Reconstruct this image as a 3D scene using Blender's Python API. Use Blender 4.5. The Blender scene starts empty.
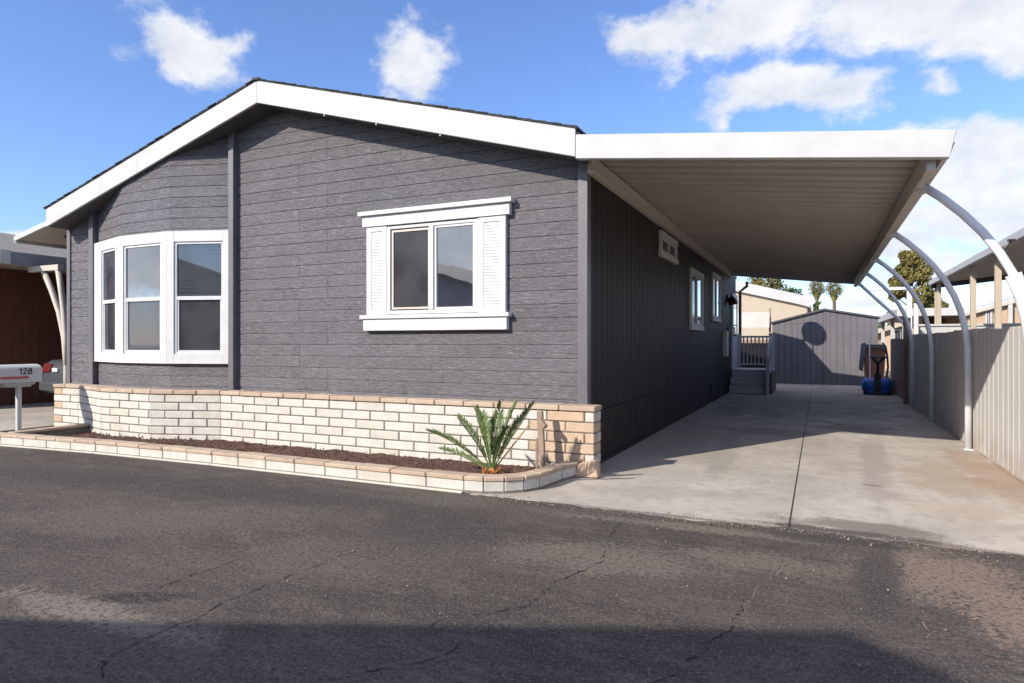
import bpy, bmesh, math, random
from mathutils import Vector, Matrix, noise as mnoise
random.seed(7)
R = math.radians
scn = bpy.context.scene
COL = scn.collection

# ------------------------------------------------------------------ camera
CAMX, CAMY, CAMZ, YAW = 2.296, -6.836, 1.40, R(25.1)
cam_d = bpy.data.cameras.new('camera'); cam = bpy.data.objects.new('camera', cam_d); COL.objects.link(cam)
cam.location = (CAMX, CAMY, CAMZ); cam.rotation_euler = (R(90), 0, YAW)
cam_d.sensor_width = 36; cam_d.lens = 655 / 1024 * 36
cam_d.shift_y = 0.0015
cam_d.clip_start = 0.05; cam_d.clip_end = 3000
scn.camera = cam

# ------------------------------------------------------------------ sun, sky, exposure
SA, SB = 0.55, 0.665                       # sunlight runs along (SA, 1, -SB)
SUN_EL = math.atan2(SB, math.hypot(SA, 1)); SUN_AZ = math.atan2(-SA, -1)   # azimuth of the sun from +Y, clockwise
sd = bpy.data.lights.new('sun', 'SUN'); sun = bpy.data.objects.new('sun', sd); COL.objects.link(sun)
sun.rotation_euler = Vector((SA, 1, -SB)).to_track_quat('-Z', 'Y').to_euler()
sd.energy = 4.6; sd.angle = R(0.5); sd.color = (1.0, 0.93, 0.83)
scn.view_settings.view_transform = 'Standard'; scn.view_settings.look = 'None'
scn.view_settings.gamma = 1; scn.view_settings.exposure = 0.38; scn.view_settings.use_curve_mapping = False

def cam_dir(u, v):
    fw = Vector((-math.sin(YAW), math.cos(YAW), 0)); rt = Vector((math.cos(YAW), math.sin(YAW), 0))
    return (fw + rt * ((u - 512) / 655) + Vector((0, 0, 1)) * ((340 - v) / 655)).normalized()

def make_world():
    w = bpy.data.worlds.new('World'); scn.world = w; w.use_nodes = True
    nt = w.node_tree; N = nt.nodes; L = nt.links
    for n in list(N): N.remove(n)
    out = N.new('ShaderNodeOutputWorld'); bg = N.new('ShaderNodeBackground'); bg.inputs['Strength'].default_value = 0.12
    L.new(bg.outputs[0], out.inputs[0])
    sky = N.new('ShaderNodeTexSky'); sky.sky_type = 'NISHITA'; sky.sun_disc = False
    sky.sun_elevation = SUN_EL; sky.sun_rotation = SUN_AZ
    sky.altitude = 50; sky.air_density = 1.0; sky.dust_density = 0.4; sky.ozone_density = 3.0
    tc = N.new('ShaderNodeTexCoord'); D = tc.outputs['Generated']
    def math_(op, a, b=None, c=None):
        m = N.new('ShaderNodeMath'); m.operation = op
        for i, x in enumerate((a, b, c)):
            if x is None: continue
            if isinstance(x, (int, float)): m.inputs[i].default_value = x
            else: L.new(x, m.inputs[i])
        return m.outputs[0]
    def noise(scale, detail, rough, off=(0, 0, 0)):
        mp = N.new('ShaderNodeMapping'); mp.inputs['Location'].default_value = off; mp.inputs['Scale'].default_value = (1, 1, 1.5)
        L.new(D, mp.inputs[0])
        n = N.new('ShaderNodeTexNoise'); n.inputs['Scale'].default_value = scale; n.inputs['Detail'].default_value = detail
        n.inputs['Roughness'].default_value = rough; L.new(mp.outputs[0], n.inputs['Vector']); return n
    # clouds: soft cores in fixed compass directions, broken up by noise
    wn = noise(7, 3, .5, (3, 1, 2))
    ws = N.new('ShaderNodeVectorMath'); ws.operation = 'SUBTRACT'; L.new(wn.outputs['Color'], ws.inputs[0]); ws.inputs[1].default_value = (.5, .5, .5)
    wm = N.new('ShaderNodeVectorMath'); wm.operation = 'SCALE'; L.new(ws.outputs[0], wm.inputs[0]); wm.inputs['Scale'].default_value = .10
    wa = N.new('ShaderNodeVectorMath'); wa.operation = 'ADD'; L.new(D, wa.inputs[0]); L.new(wm.outputs[0], wa.inputs[1]); DW = wa.outputs[0]
    blobs = [  # u, v, ru, rv, tilt degrees, weight
        (200, 46, 62, 32, 30, 1.0), (158, 34, 26, 20, 10, .4), (413, 52, 44, 48, 20, .95),
        (930, 20, 150, 42, 4, 1.0), (760, 20, 120, 38, 8, .85), (650, 45, 60, 34, -20, .75), (1010, 4, 140, 52, 0, 1.0),
        (775, 88, 70, 32, 6, 1.0), (835, 96, 60, 30, 10, .85), (936, 82, 26, 22, 0, .72), (726, 118, 18, 14, 0, .5),
        (985, 165, 90, 44, -8, .85), (1000, 212, 110, 36, 5, .95), (905, 230, 80, 46, 10, .9), (900, 132, 60, 14, 0, .6), (955, 262, 90, 30, 0, .7),
        (1020, 50, 30, 16, 0, .6), (10, 232, 40, 14, 0, .6), (560, 270, 200, 40, 0, .5), (850, 305, 60, 8, 0, .6)]
    for k in range(22):        # the rest of the sky, seen in the window panes
        az = random.uniform(105, 262)
        e = random.uniform(8, 60)
        blobs.append((('dir', az, e), 0, random.uniform(90, 200), random.uniform(40, 80), random.uniform(-20, 20), random.uniform(.8, 1.1)))
    for az, e, ru, rv in ((234, 6, 130, 34), (207, 7, 90, 26), (202, 9, 110, 40), (214, 15, 130, 50), (226, 8, 90, 36), (236, 13, 150, 60), (215, 3, 160, 20)): blobs.append((('dir', az, e), 0, ru, rv, 0, 1.0))
    for az, e in ((20, 62), (110, 66), (200, 64), (290, 66), (60, 82), (240, 82), (330, 52), (70, 48)): blobs.append((('dir', az, e), 0, 260, 170, 0, 1.0))  # unseen overhead clouds, added to brighten and neutralise the fill in the shade
    total = None
    for (u, v, ru, rv, tilt, wgt) in blobs:
        if isinstance(u, tuple):
            a = R(u[1]); e = R(u[2]); c = Vector((math.sin(a) * math.cos(e), math.cos(a) * math.cos(e), math.sin(e)))
        else: c = cam_dir(u, v)
        x = Vector((0, 0, 1)).cross(c).normalized() * -1; y = c.cross(x).normalized() * -1
        t = R(-tilt); ax = x * math.cos(t) + y * math.sin(t); ay = -x * math.sin(t) + y * math.cos(t)
        s = N.new('ShaderNodeVectorMath'); s.operation = 'SUBTRACT'; L.new(DW, s.inputs[0]); s.inputs[1].default_value = c
        comb = N.new('ShaderNodeCombineXYZ')
        for i, (axv, r) in enumerate(((ax, ru / 655), (ay, rv / 655), (c, .6))):
            dn = N.new('ShaderNodeVectorMath'); dn.operation = 'DOT_PRODUCT'; L.new(s.outputs[0], dn.inputs[0]); dn.inputs[1].default_value = axv / r
            L.new(dn.outputs['Value'], comb.inputs[i])
        ln = N.new('ShaderNodeVectorMath'); ln.operation = 'LENGTH'; L.new(comb.outputs[0], ln.inputs[0])
        f = math_('SUBTRACT', 1.0, ln.outputs['Value']); f = math_('MULTIPLY', f, wgt); f = math_('MAXIMUM', f, -.6)
        total = f if total is None else math_('MAXIMUM', total, f)
    n1 = noise(9, 9, .62, (1.3, 4, 2)); n1o = math_('SUBTRACT', n1.outputs['Fac'], .5)
    dens = math_('ADD', math_('MULTIPLY', total, 1.6), math_('MULTIPLY', n1o, 3.3))
    dens = math_('SUBTRACT', dens, .16)
    mr = N.new('ShaderNodeMapRange'); mr.interpolation_type = 'SMOOTHSTEP'; L.new(dens, mr.inputs['Value'])
    mr.inputs['From Min'].default_value = -.05; mr.inputs['From Max'].default_value = .72
    mr.inputs['To Min'].default_value = 0; mr.inputs['To Max'].default_value = .93
    n2 = noise(13, 6, .6, (5, 2, 9))
    cr = N.new('ShaderNodeMapRange'); L.new(n2.outputs['Fac'], cr.inputs['Value']); cr.inputs['From Min'].default_value = .3; cr.inputs['From Max'].default_value = .62
    cc = N.new('ShaderNodeMixRGB'); L.new(cr.outputs[0], cc.inputs[0]); cc.inputs[1].default_value = (4.7, 5.0, 5.5, 1); cc.inputs[2].default_value = (6.5, 6.5, 6.6, 1)
    tint = N.new('ShaderNodeMixRGB'); tint.blend_type = 'MULTIPLY'; tint.inputs[0].default_value = 1; L.new(sky.outputs[0], tint.inputs[1]); tint.inputs[2].default_value = (1.10, 1.20, 1.52, 1)
    mx = N.new('ShaderNodeMixRGB'); L.new(mr.outputs[0], mx.inputs[0]); L.new(tint.outputs[0], mx.inputs[1]); L.new(cc.outputs[0], mx.inputs[2])
    L.new(mx.outputs[0], bg.inputs['Color'])
make_world()

# ------------------------------------------------------------------ materials
class NT:
    def __init__(s, name):
        s.m = bpy.data.materials.new(name); s.m.use_nodes = True; s.t = s.m.node_tree
        s.b = s.t.nodes['Principled BSDF']; s.tc = s.t.nodes.new('ShaderNodeTexCoord')
        s.geo = s.t.nodes.new('ShaderNodeNewGeometry'); s.pos = s.geo.outputs['Position']
    def n(s, t): return s.t.nodes.new(t)
    def l(s, a, b): s.t.links.new(a, b)
    def val(s, sock, x):
        if isinstance(x, (int, float)): sock.default_value = x
        elif isinstance(x, (tuple, list)): sock.default_value = (*x, 1) if len(x) == 3 and sock.type == 'RGBA' else x
        else: s.l(x, sock)
    def noise(s, scale, detail=4, rough=.5, stretch=(1, 1, 1), off=(0, 0, 0), rot=(0, 0, 0), dist=0):
        mp = s.n('ShaderNodeMapping'); mp.inputs['Scale'].default_value = stretch; mp.inputs['Location'].default_value = off; mp.inputs['Rotation'].default_value = rot
        s.l(s.pos, mp.inputs[0]); n = s.n('ShaderNodeTexNoise'); n.inputs['Scale'].default_value = scale
        n.inputs['Detail'].default_value = detail; n.inputs['Roughness'].default_value = rough; n.inputs['Distortion'].default_value = dist
        s.l(mp.outputs[0], n.inputs['Vector']); return n.outputs['Fac']
    def ramp(s, f, a, b, lo=0., hi=1.):
        r = s.n('ShaderNodeMapRange'); r.interpolation_type = 'SMOOTHSTEP'; s.l(f, r.inputs['Value'])
        r.inputs['From Min'].default_value = a; r.inputs['From Max'].default_value = b; r.inputs['To Min'].default_value = lo; r.inputs['To Max'].default_value = hi
        return r.outputs[0]
    def mix(s, f, a, b, mode='MIX'):
        x = s.n('ShaderNodeMixRGB'); x.blend_type = mode; s.val(x.inputs[0], f); s.val(x.inputs[1], a); s.val(x.inputs[2], b); return x.outputs[0]
    def math(s, op, a, b=None):
        m = s.n('ShaderNodeMath'); m.operation = op; s.val(m.inputs[0], a)
        if b is not None: s.val(m.inputs[1], b)
        return m.outputs[0]
    def blob(s, cx, cy, rx, ry, ang=0, k=.35, sc=3, fine=0):
        """elliptical patch on the ground with a noisy rim, 1 inside"""
        mp = s.n('ShaderNodeMapping'); mp.vector_type = 'TEXTURE'
        mp.inputs['Location'].default_value = (cx, cy, 0); mp.inputs['Rotation'].default_value = (0, 0, R(ang)); mp.inputs['Scale'].default_value = (rx, ry, 1)
        s.l(s.pos, mp.inputs[0])
        sx = s.n('ShaderNodeSeparateXYZ'); s.l(mp.outputs[0], sx.inputs[0])
        d = s.math('SQRT', s.math('ADD', s.math('POWER', s.math('ABSOLUTE', sx.outputs[0]), 2.), s.math('POWER', s.math('ABSOLUTE', sx.outputs[1]), 2.)))
        d = s.math('ADD', d, s.math('MULTIPLY', s.math('SUBTRACT', s.noise(sc, 5, .6), .5), k * 4))
        if fine: d = s.math('ADD', d, s.math('MULTIPLY', s.math('SUBTRACT', s.noise(26, 4, .8), .5), fine))
        return s.ramp(d, 1.15, .55)
    def bump(s, h, strength, dist=.02):
        b = s.n('ShaderNodeBump'); b.inputs['Strength'].default_value = strength; b.inputs['Distance'].default_value = dist
        s.l(h, b.inputs['Height']); s.l(b.outputs[0], s.b.inputs['Normal'])
    def set(s, col=None, rough=None, spec=None, metal=None):
        if col is not None: s.val(s.b.inputs['Base Color'], col)
        if rough is not None: s.val(s.b.inputs['Roughness'], rough)
        if spec is not None: s.b.inputs['Specular IOR Level'].default_value = spec
        if metal is not None: s.b.inputs['Metallic'].default_value = metal
        return s.m

def simple(name, col, rough=.6, var=.12, scale=6, bump=0, spec=.5, metal=0., bscale=60):
    t = NT(name)
    f = t.noise(scale, 5, .6); f2 = t.noise(scale * 9, 3, .6)
    c = t.mix(t.ramp(f, .3, .7), tuple(x * (1 - var) for x in col), tuple(min(1, x * (1 + var)) for x in col))
    c = t.mix(t.ramp(f2, .35, .75, 0, var), c, tuple(x * .7 for x in col))
    t.set(c, rough, spec, metal)
    if bump: t.bump(t.noise(bscale, 4, .6), bump, .01)
    return t.m
M = {}
def siding_mat(name, base, sheen_rough, bumps, stretch):
    t = NT(name)
    g = t.noise(30, 8, .74, stretch, dist=.5); g2 = t.noise(70, 4, .65, stretch); big = t.noise(1.6, 5, .6)
    c = t.mix(t.ramp(big, .3, .7), tuple(x * .88 for x in base), tuple(x * 1.1 for x in base))
    sp = t.n('ShaderNodeSeparateXYZ'); t.l(t.pos, sp.inputs[0])
    if stretch[2] > 1:           # each board takes the paint a little differently
        row = t.math('FLOOR', t.math('DIVIDE', t.math('SUBTRACT', sp.outputs[2], .46), .153)); seg = t.math('FLOOR', t.math('DIVIDE', t.math('ADD', sp.outputs[0], 4.1), 2.4))
        wn = t.n('ShaderNodeTexWhiteNoise'); wn.noise_dimensions = '2D'; cb = t.n('ShaderNodeCombineXYZ'); t.l(row, cb.inputs[0]); t.l(seg, cb.inputs[1]); t.l(cb.outputs[0], wn.inputs['Vector'])
        c = t.mix(t.ramp(wn.outputs['Value'], 0, 1, 0, .45), c, tuple(x * 1.35 for x in base)); fleck = t.math('MULTIPLY', t.ramp(g, .50, .66), t.ramp(t.noise(2.4, 4, .6, (.5, 1, 2.5)), .36, .60, .25, .95))
        c = t.mix(fleck, c, tuple(x * 2.1 for x in base))
    else: c = t.mix(t.ramp(g, .55, .72, 0, .6), c, tuple(x * 1.75 for x in base))
    c = t.mix(t.ramp(g2, .54, .70, 0, .6), c, tuple(x * .55 for x in base))
    t.set(c, t.ramp(g, .3, .7, sheen_rough - .06, sheen_rough + .14), .8)
    t.bump(t.math('ADD', g, t.math('MULTIPLY', g2, .6)), bumps, .024)
    return t.m
M['siding'] = siding_mat('painted_lap_siding', (.142, .132, .140), .27, 1.0, (.30, .30, 1.7))
M['trimdark'] = siding_mat('dark_trim_paint', (.12, .112, .12), .42, .3, (2, 2, .15))
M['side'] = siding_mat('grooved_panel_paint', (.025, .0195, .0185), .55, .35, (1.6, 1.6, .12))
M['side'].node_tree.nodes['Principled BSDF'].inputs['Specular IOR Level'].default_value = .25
M['shedwall'] = siding_mat('shed_panel_paint', (.112, .106, .117), .6, .35, (1.6, 1.6, .12))
M['white'] = simple('white_paint', (.50, .495, .485), .62, .06, 3, .12)
M['trim'] = simple('white_window_trim', (.62, .615, .605), .42, .05, 4, .12)
M['vinyl'] = simple('white_vinyl', (.60, .595, .585), .3, .02, 3)
M['beam'] = simple('cream_metal', (.54, .485, .42), .5, .06, 3)
M['pan'] = simple('ribbed_pan_underside', (.47, .43, .385), .6, .07, 1.2)
M['post'] = simple('white_post_metal', (.66, .66, .67), .4, .06, 5, .05)
M['soffit'] = simple('dark_soffit', (.07, .065, .07), .6, .1)
M['shingle'] = simple('dark_shingles', (.055, .055, .06), .85, .4, 14, .6)
M['tanshingle'] = simple('tan_shingles', (.25, .22, .19), .9, .25, 12, .5)
M['mortar'] = simple('mortar', (.20, .175, .15), .95, .2, 12, .5)
def brick_mat(name, col):
    t = NT(name); f = t.noise(7, 6, .65); s = t.noise(2.2, 4, .6); p = t.noise(90, 3, .6)
    c = t.mix(t.ramp(f, .35, .7), tuple(x * .9 for x in col), tuple(min(.85, x * 1.08) for x in col))
    c = t.mix(t.ramp(s, .58, .8, 0, .35), c, (.42, .34, .26)); c = t.mix(t.ramp(p, .6, .75, 0, .3), c, tuple(x * .6 for x in col))
    t.set(c, .85); t.bump(t.math('ADD', f, t.math('MULTIPLY', p, .6)), .55, .012); return t.m
M['brick'] = brick_mat('white_slump_block', (.60, .565, .505)); M['brick2'] = brick_mat('cream_slump_block', (.57, .525, .455))
M['brick3'] = brick_mat('tan_slump_block', (.52, .38, .26)); M['cap'] = brick_mat('tan_cap_brick', (.50, .385, .285)); M['cap2'] = brick_mat('rose_cap_brick', (.45, .335, .245))
M['soil'] = simple('red_mulch', (.10, .05, .034), .95, .5, 30, 1.0)
M['wood'] = siding_mat('weathered_wood', (.33, .235, .165), .8, .6, (3, 3, .25))
M['black'] = simple('black_plastic', (.022, .022, .024), .45, .15, 6)
M['blackmetal'] = simple('black_metal', (.03, .028, .028), .5, .2, 6)
M['blue'] = simple('blue_plastic', (.015, .10, .42), .35, .1, 6)
M['brown'] = simple('brown_cart_plastic', (.36, .15, .10), .5, .15, 5)
M['greycloth'] = simple('grey_cloth', (.16, .15, .16), .9, .2, 10, .5)
M['stairgrey'] = simple('grey_stair_paint', (.40, .39, .43), .6, .1, 5, .1)
M['fence'] = None
def fence_mat(name, col):
    t = NT(name); g = t.noise(5, 6, .65, (2.2, 2.2, .22)); low = t.n('ShaderNodeSeparateXYZ'); t.l(t.pos, low.inputs[0])
    d = t.noise(2.2, 5, .65)
    c = t.mix(t.ramp(g, .32, .72), tuple(x * .93 for x in col), tuple(x * 1.08 for x in col))
    dirt = t.math('MULTIPLY', t.ramp(low.outputs[2], .42, .02), t.ramp(d, .35, .65))
    c = t.mix(t.math('MULTIPLY', dirt, .5), c, (.36, .24, .16))
    t.set(c, .75); t.bump(g, .15, .01); return t.m
M['fence'] = fence_mat('weathered_grey_fence', (.56, .535, .505)); M['fencebrown'] = fence_mat('brown_fence', (.20, .13, .10))
M['darkbrown'] = siding_mat('dark_brown_panel', (.17, .062, .032), .7, .2, (2, 2, .15))
M['tan'] = simple('tan_stucco', (.50, .36, .25), .85, .08, 4, .2)
M['beige'] = simple('beige_siding', (.46, .385, .295), .8, .05, 4, .1)
M['lead'] = simple('bluegrey_fascia', (.23, .25, .29), .5, .1)
M['paleroof'] = simple('pale_metal_roof', (.55, .54, .53), .5, .08)
M['carpaint'] = simple('silver_grey_car_paint', (.13, .14, .155), .28, .03, 3, 0, .6, .5)
M['rubber'] = simple('tyre_rubber', (.02, .02, .02), .8, .1)
M['redlens'] = simple('red_lens', (.13, .018, .018), .2, .05)
M['whitelens'] = simple('clear_lens', (.75, .75, .76), .2, .03)
M['red'] = simple('red_flag_paint', (.42, .05, .035), .5, .15, 20)
M['numeral'] = simple('black_numeral', (.02, .02, .022), .5, .1)
M['bark'] = simple('bark', (.13, .095, .07), .9, .3, 8, .8)
def leaf_mat(name, a, b):
    t = NT(name); oi = t.noise(1.6, 4, .6); f = t.noise(25, 2, .5)
    c = t.mix(t.ramp(oi, .35, .65), a, b); c = t.mix(t.ramp(f, .4, .7, 0, .5), c, tuple(x * 1.5 for x in b)); t.set(c, .6, .3); return t.m
M['leaf_tree'] = leaf_mat('olive_leaf', (.085, .090, .026), (.21, .17, .05)); M['leaf_green'] = leaf_mat('green_leaf', (.04, .065, .02), (.08, .11, .03))
M['leaf_fan'] = leaf_mat('fan_palm_leaf', (.13, .14, .045), (.24, .20, .075))
M['leaf_sago'] = leaf_mat('sago_leaf', (.065, .10, .026), (.115, .16, .048)); M['leaf_dry'] = leaf_mat('dry_leaf', (.32, .20, .08), (.42, .27, .12))
M['sagotrunk'] = simple('orange_brown_trunk', (.40, .16, .05), .9, .4, 30, .8)

def glass_mat(name, tint, refl, rough=.015, slats=False, wob=.02):
    t = NT(name)
    for_n = t.t.nodes; out = for_n['Material Output']; for_n.remove(t.b)
    dif = t.n('ShaderNodeBsdfDiffuse'); gl = t.n('ShaderNodeBsdfGlossy'); gl.inputs['Roughness'].default_value = rough; gl.inputs['Color'].default_value = (.9, .95, 1, 1)
    c = t.mix(t.ramp(t.noise(1.5, 3, .5), .35, .65), tuple(x * .7 for x in tint), tuple(x * 1.35 for x in tint))
    if slats:
        sp = t.n('ShaderNodeSeparateXYZ'); t.l(t.pos, sp.inputs[0])
        s = t.math('SINE', t.math('MULTIPLY', sp.outputs[2], 2 * math.pi / .055)); c = t.mix(t.ramp(s, .1, .9), c, tuple(x * 1.35 for x in tint))
    t.l(c, dif.inputs[0])
    lw = t.n('ShaderNodeFresnel'); lw.inputs[0].default_value = 1.5
    fac = t.math('ADD', lw.outputs[0], refl); fac = t.math('MINIMUM', fac, .95)
    bm = t.n('ShaderNodeBump'); bm.inputs['Strength'].default_value = wob; bm.inputs['Distance'].default_value = .05; t.l(t.noise(2.2, 2, .5), bm.inputs['Height']); t.l(bm.outputs[0], gl.inputs['Normal'])
    ms = t.n('ShaderNodeMixShader'); t.l(fac, ms.inputs[0]); t.l(dif.outputs[0], ms.inputs[1]); t.l(gl.outputs[0], ms.inputs[2]); t.l(ms.outputs[0], out.inputs[0])
    return t.m
M['glass'] = glass_mat('window_glass', (.04, .04, .045), .33)
M['glassdark'] = glass_mat('screened_glass', (.045, .042, .045), .02, .12)
M['glassblind'] = glass_mat('glass_over_blinds', (.045, .05, .058), .05, .03, True)
M['glassmid'] = glass_mat('dim_glass', (.055, .055, .065), .03, .04)

def asphalt():
    t = NT('worn_asphalt')
    agg = t.noise(62, 3, .85); agg2 = t.noise(30, 4, .85); spk = t.noise(120, 1, .5); med = t.noise(5, 6, .7, (.6, 1.3, 1), rot=(0, 0, R(20))); big = t.noise(.8, 5, .6, (.5, 1.2, 1), (3, 1, 0), (0, 0, R(22)))
    c = t.mix(t.ramp(big, .35, .65), (.056, .047, .042), (.096, .079, .069))
    c = t.mix(t.ramp(med, .45, .72, 0, .7), c, (.165, .132, .108))
    # brown worn patches by the driveway, dark sealed stretches, dark smear, pale worn band
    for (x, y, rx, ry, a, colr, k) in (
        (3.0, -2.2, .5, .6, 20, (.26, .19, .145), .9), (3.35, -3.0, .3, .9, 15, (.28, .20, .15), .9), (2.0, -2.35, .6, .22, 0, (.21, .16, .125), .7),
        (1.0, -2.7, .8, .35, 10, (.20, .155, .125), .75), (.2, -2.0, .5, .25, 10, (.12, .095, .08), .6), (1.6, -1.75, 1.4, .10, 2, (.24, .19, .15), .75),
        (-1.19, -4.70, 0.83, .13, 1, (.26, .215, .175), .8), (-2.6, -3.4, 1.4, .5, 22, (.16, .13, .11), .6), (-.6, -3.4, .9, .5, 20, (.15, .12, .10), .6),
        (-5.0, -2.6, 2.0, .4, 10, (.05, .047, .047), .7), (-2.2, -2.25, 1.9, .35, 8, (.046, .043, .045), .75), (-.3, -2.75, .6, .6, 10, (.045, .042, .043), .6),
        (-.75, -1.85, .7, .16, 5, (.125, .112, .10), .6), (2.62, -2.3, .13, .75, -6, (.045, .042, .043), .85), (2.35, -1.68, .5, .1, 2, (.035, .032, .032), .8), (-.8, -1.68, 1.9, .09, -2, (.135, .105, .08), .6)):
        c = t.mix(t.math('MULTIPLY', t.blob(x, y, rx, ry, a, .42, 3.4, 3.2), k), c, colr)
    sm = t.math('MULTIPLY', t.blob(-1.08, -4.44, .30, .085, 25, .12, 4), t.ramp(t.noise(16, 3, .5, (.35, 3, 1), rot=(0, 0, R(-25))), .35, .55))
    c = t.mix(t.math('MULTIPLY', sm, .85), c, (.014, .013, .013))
    c = t.mix(t.ramp(agg, .49, .68, 0, .8), c, (.25, .205, .175)); c = t.mix(t.ramp(agg2, .36, .52, .8, 0), c, (.030, .028, .030)); c = t.mix(t.ramp(spk, .68, .76, 0, .5), c, (.40, .36, .32))
    t.set(c, .88, .3); t.bump(t.math('ADD', agg, t.math('MULTIPLY', agg2, 1.2)), .9, .012); return t.m
M['asphalt'] = asphalt()
def concrete():
    t = NT('stained_shaded_concrete')
    f = t.noise(1.1, 6, .65); g = t.noise(7, 6, .7); h = t.noise(80, 3, .6); br = t.noise(3, 5, .6, (2.4, .3, 1))
    c = t.mix(t.ramp(f, .3, .7), (.37, .325, .28), (.50, .445, .385)); c = t.mix(t.ramp(g, .46, .72, 0, .6), c, (.27, .235, .20)); c = t.mix(t.ramp(br, .5, .7, 0, .35), c, (.49, .455, .41))
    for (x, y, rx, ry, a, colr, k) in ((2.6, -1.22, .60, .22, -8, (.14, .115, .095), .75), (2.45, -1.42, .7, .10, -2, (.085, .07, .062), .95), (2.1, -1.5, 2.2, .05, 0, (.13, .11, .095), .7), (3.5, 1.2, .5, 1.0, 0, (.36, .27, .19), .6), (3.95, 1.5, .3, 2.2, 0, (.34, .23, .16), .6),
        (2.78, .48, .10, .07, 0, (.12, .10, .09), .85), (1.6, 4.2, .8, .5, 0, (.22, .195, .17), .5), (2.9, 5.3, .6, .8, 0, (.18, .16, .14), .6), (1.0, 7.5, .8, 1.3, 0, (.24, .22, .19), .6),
        (3.2, 8.2, .4, 1.8, 0, (.2, .18, .16), .6), (.5, .6, .5, .8, 20, (.46, .42, .37), .4), (3.3, -.3, .5, .3, 10, (.40, .32, .24), .5), (1.9, 10.2, 1.6, .5, 0, (.20, .18, .165), .5), (2.1, 11, 2.6, 5.5, 0, (.20, .18, .16), .7), (1.2, 2.2, .16, 2.4, 3, (.30, .265, .23), .5), (2.9, 2.0, .18, 2.6, -3, (.29, .25, .22), .55), (.9, -.7, .7, .35, 10, (.33, .29, .25), .45)):  # largest blob paints extra shade into the rear concrete under the carport
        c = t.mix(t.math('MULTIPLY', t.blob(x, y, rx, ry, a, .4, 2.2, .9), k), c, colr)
    c = t.mix(t.ramp(h, .6, .72, 0, .4), c, (.22, .2, .18)); t.set(c, .8, .35); t.bump(t.math('ADD', h, g), .18, .01); return t.m
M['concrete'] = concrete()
M['ground'] = simple('dry_ground', (.20, .17, .14), .95, .25, 3, .3)
M['dust'] = simple('dusty_crack_fill', (.22, .175, .135), .95, .3)
M['crack'] = simple('crack_dark', (.012, .011, .011), .95, .2)

# ------------------------------------------------------------------ mesh helpers
class MB:
    """collects shapes into one mesh; f maps local points to world"""
    def __init__(s, frame=None): s.v = []; s.f = []; s.mi = []; s.M = frame
    def p(s, co):
        co = Vector(co); s.v.append(s.M @ co if s.M else co); return len(s.v) - 1
    def face(s, pts, mi=0):
        s.f.append([s.p(c) for c in pts]); s.mi.append(mi)
    def box(s, x0, x1, y0, y1, z0, z1, mi=0):
        i = [s.p(c) for c in ((x0, y0, z0), (x1, y0, z0), (x1, y1, z0), (x0, y1, z0), (x0, y0, z1), (x1, y0, z1), (x1, y1, z1), (x0, y1, z1))]
        for q in ((0, 3, 2, 1), (4, 5, 6, 7), (0, 1, 5, 4), (1, 2, 6, 5), (2, 3, 7, 6), (3, 0, 4, 7)): s.f.append([i[k] for k in q]); s.mi.append(mi)
        return s
    def hexa(s, bot, top, mi=0):
        n = len(bot); a = [s.p(c) for c in bot]; b = [s.p(c) for c in top]
        s.f.append(a[::-1]); s.mi.append(mi); s.f.append(b); s.mi.append(mi)
        for k in range(n): s.f.append([a[k], a[(k + 1) % n], b[(k + 1) % n], b[k]]); s.mi.append(mi)
        return s
    def bar(s, a, b, w, h, up=(0, 0, 1), mi=0):
        a = Vector(a); b = Vector(b); d = (b - a).normalized(); x = d.cross(Vector(up))
        x = x.normalized() if x.length > 1e-5 else Vector((1, 0, 0)); y = x.cross(d).normalized()
        q = [x * (sx * w / 2) + y * (sy * h / 2) for sx, sy in ((-1, -1), (1, -1), (1, 1), (-1, 1))]
        return s.hexa([a + k for k in q], [b + k for k in q], mi)
    def tube(s, pts, r, n=10, mi=0, cap=True):
        pts = [Vector(p) for p in pts]; rings = []; rr = r if isinstance(r, (list, tuple)) else [r] * len(pts); ref = None
        for k, p in enumerate(pts):
            d = (pts[min(k + 1, len(pts) - 1)] - pts[max(k - 1, 0)]).normalized()
            if ref is None: ref = d.orthogonal().normalized()
            ref = (ref - d * ref.dot(d)).normalized(); y = d.cross(ref)
            rings.append([s.p(p + (ref * math.cos(2 * math.pi * j / n) + y * math.sin(2 * math.pi * j / n)) * rr[k]) for j in range(n)])
        for a, b in zip(rings, rings[1:]):
            for j in range(n): s.f.append([a[j], a[(j + 1) % n], b[(j + 1) % n], b[j]]); s.mi.append(mi)
        if cap: s.f.append(rings[0][::-1]); s.mi.append(mi); s.f.append(rings[-1]); s.mi.append(mi)
        return s
    def build(s, name, mats, parent=None, bevel=0, smooth=False, seg=1):
        me = bpy.data.meshes.new(name); o = bpy.data.objects.new(name, me); COL.objects.link(o)
        org = Vector((0, 0, 0))
        if parent is not None:
            org = world_loc(parent); o.parent = parent
        elif s.v:
            xs = [v.x for v in s.v]; ys = [v.y for v in s.v]; zs = [v.z for v in s.v]
            org = Vector(((min(xs) + max(xs)) / 2, (min(ys) + max(ys)) / 2, min(zs))); o.location = org
        me.from_pydata([v - org for v in s.v], [], s.f)
        for m in (mats if isinstance(mats, (list, tuple)) else [mats]): me.materials.append(m)
        me.polygons.foreach_set('material_index', s.mi)
        bm = bmesh.new(); bm.from_mesh(me); bmesh.ops.recalc_face_normals(bm, faces=bm.faces); bm.to_mesh(me); bm.free()
        if smooth: me.polygons.foreach_set('use_smooth', [True] * len(me.polygons))
        if bevel:
            b = o.modifiers.new('bevel', 'BEVEL'); b.width = bevel; b.segments = seg; b.limit_method = 'ANGLE'; b.angle_limit = R(40)
        return o
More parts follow.
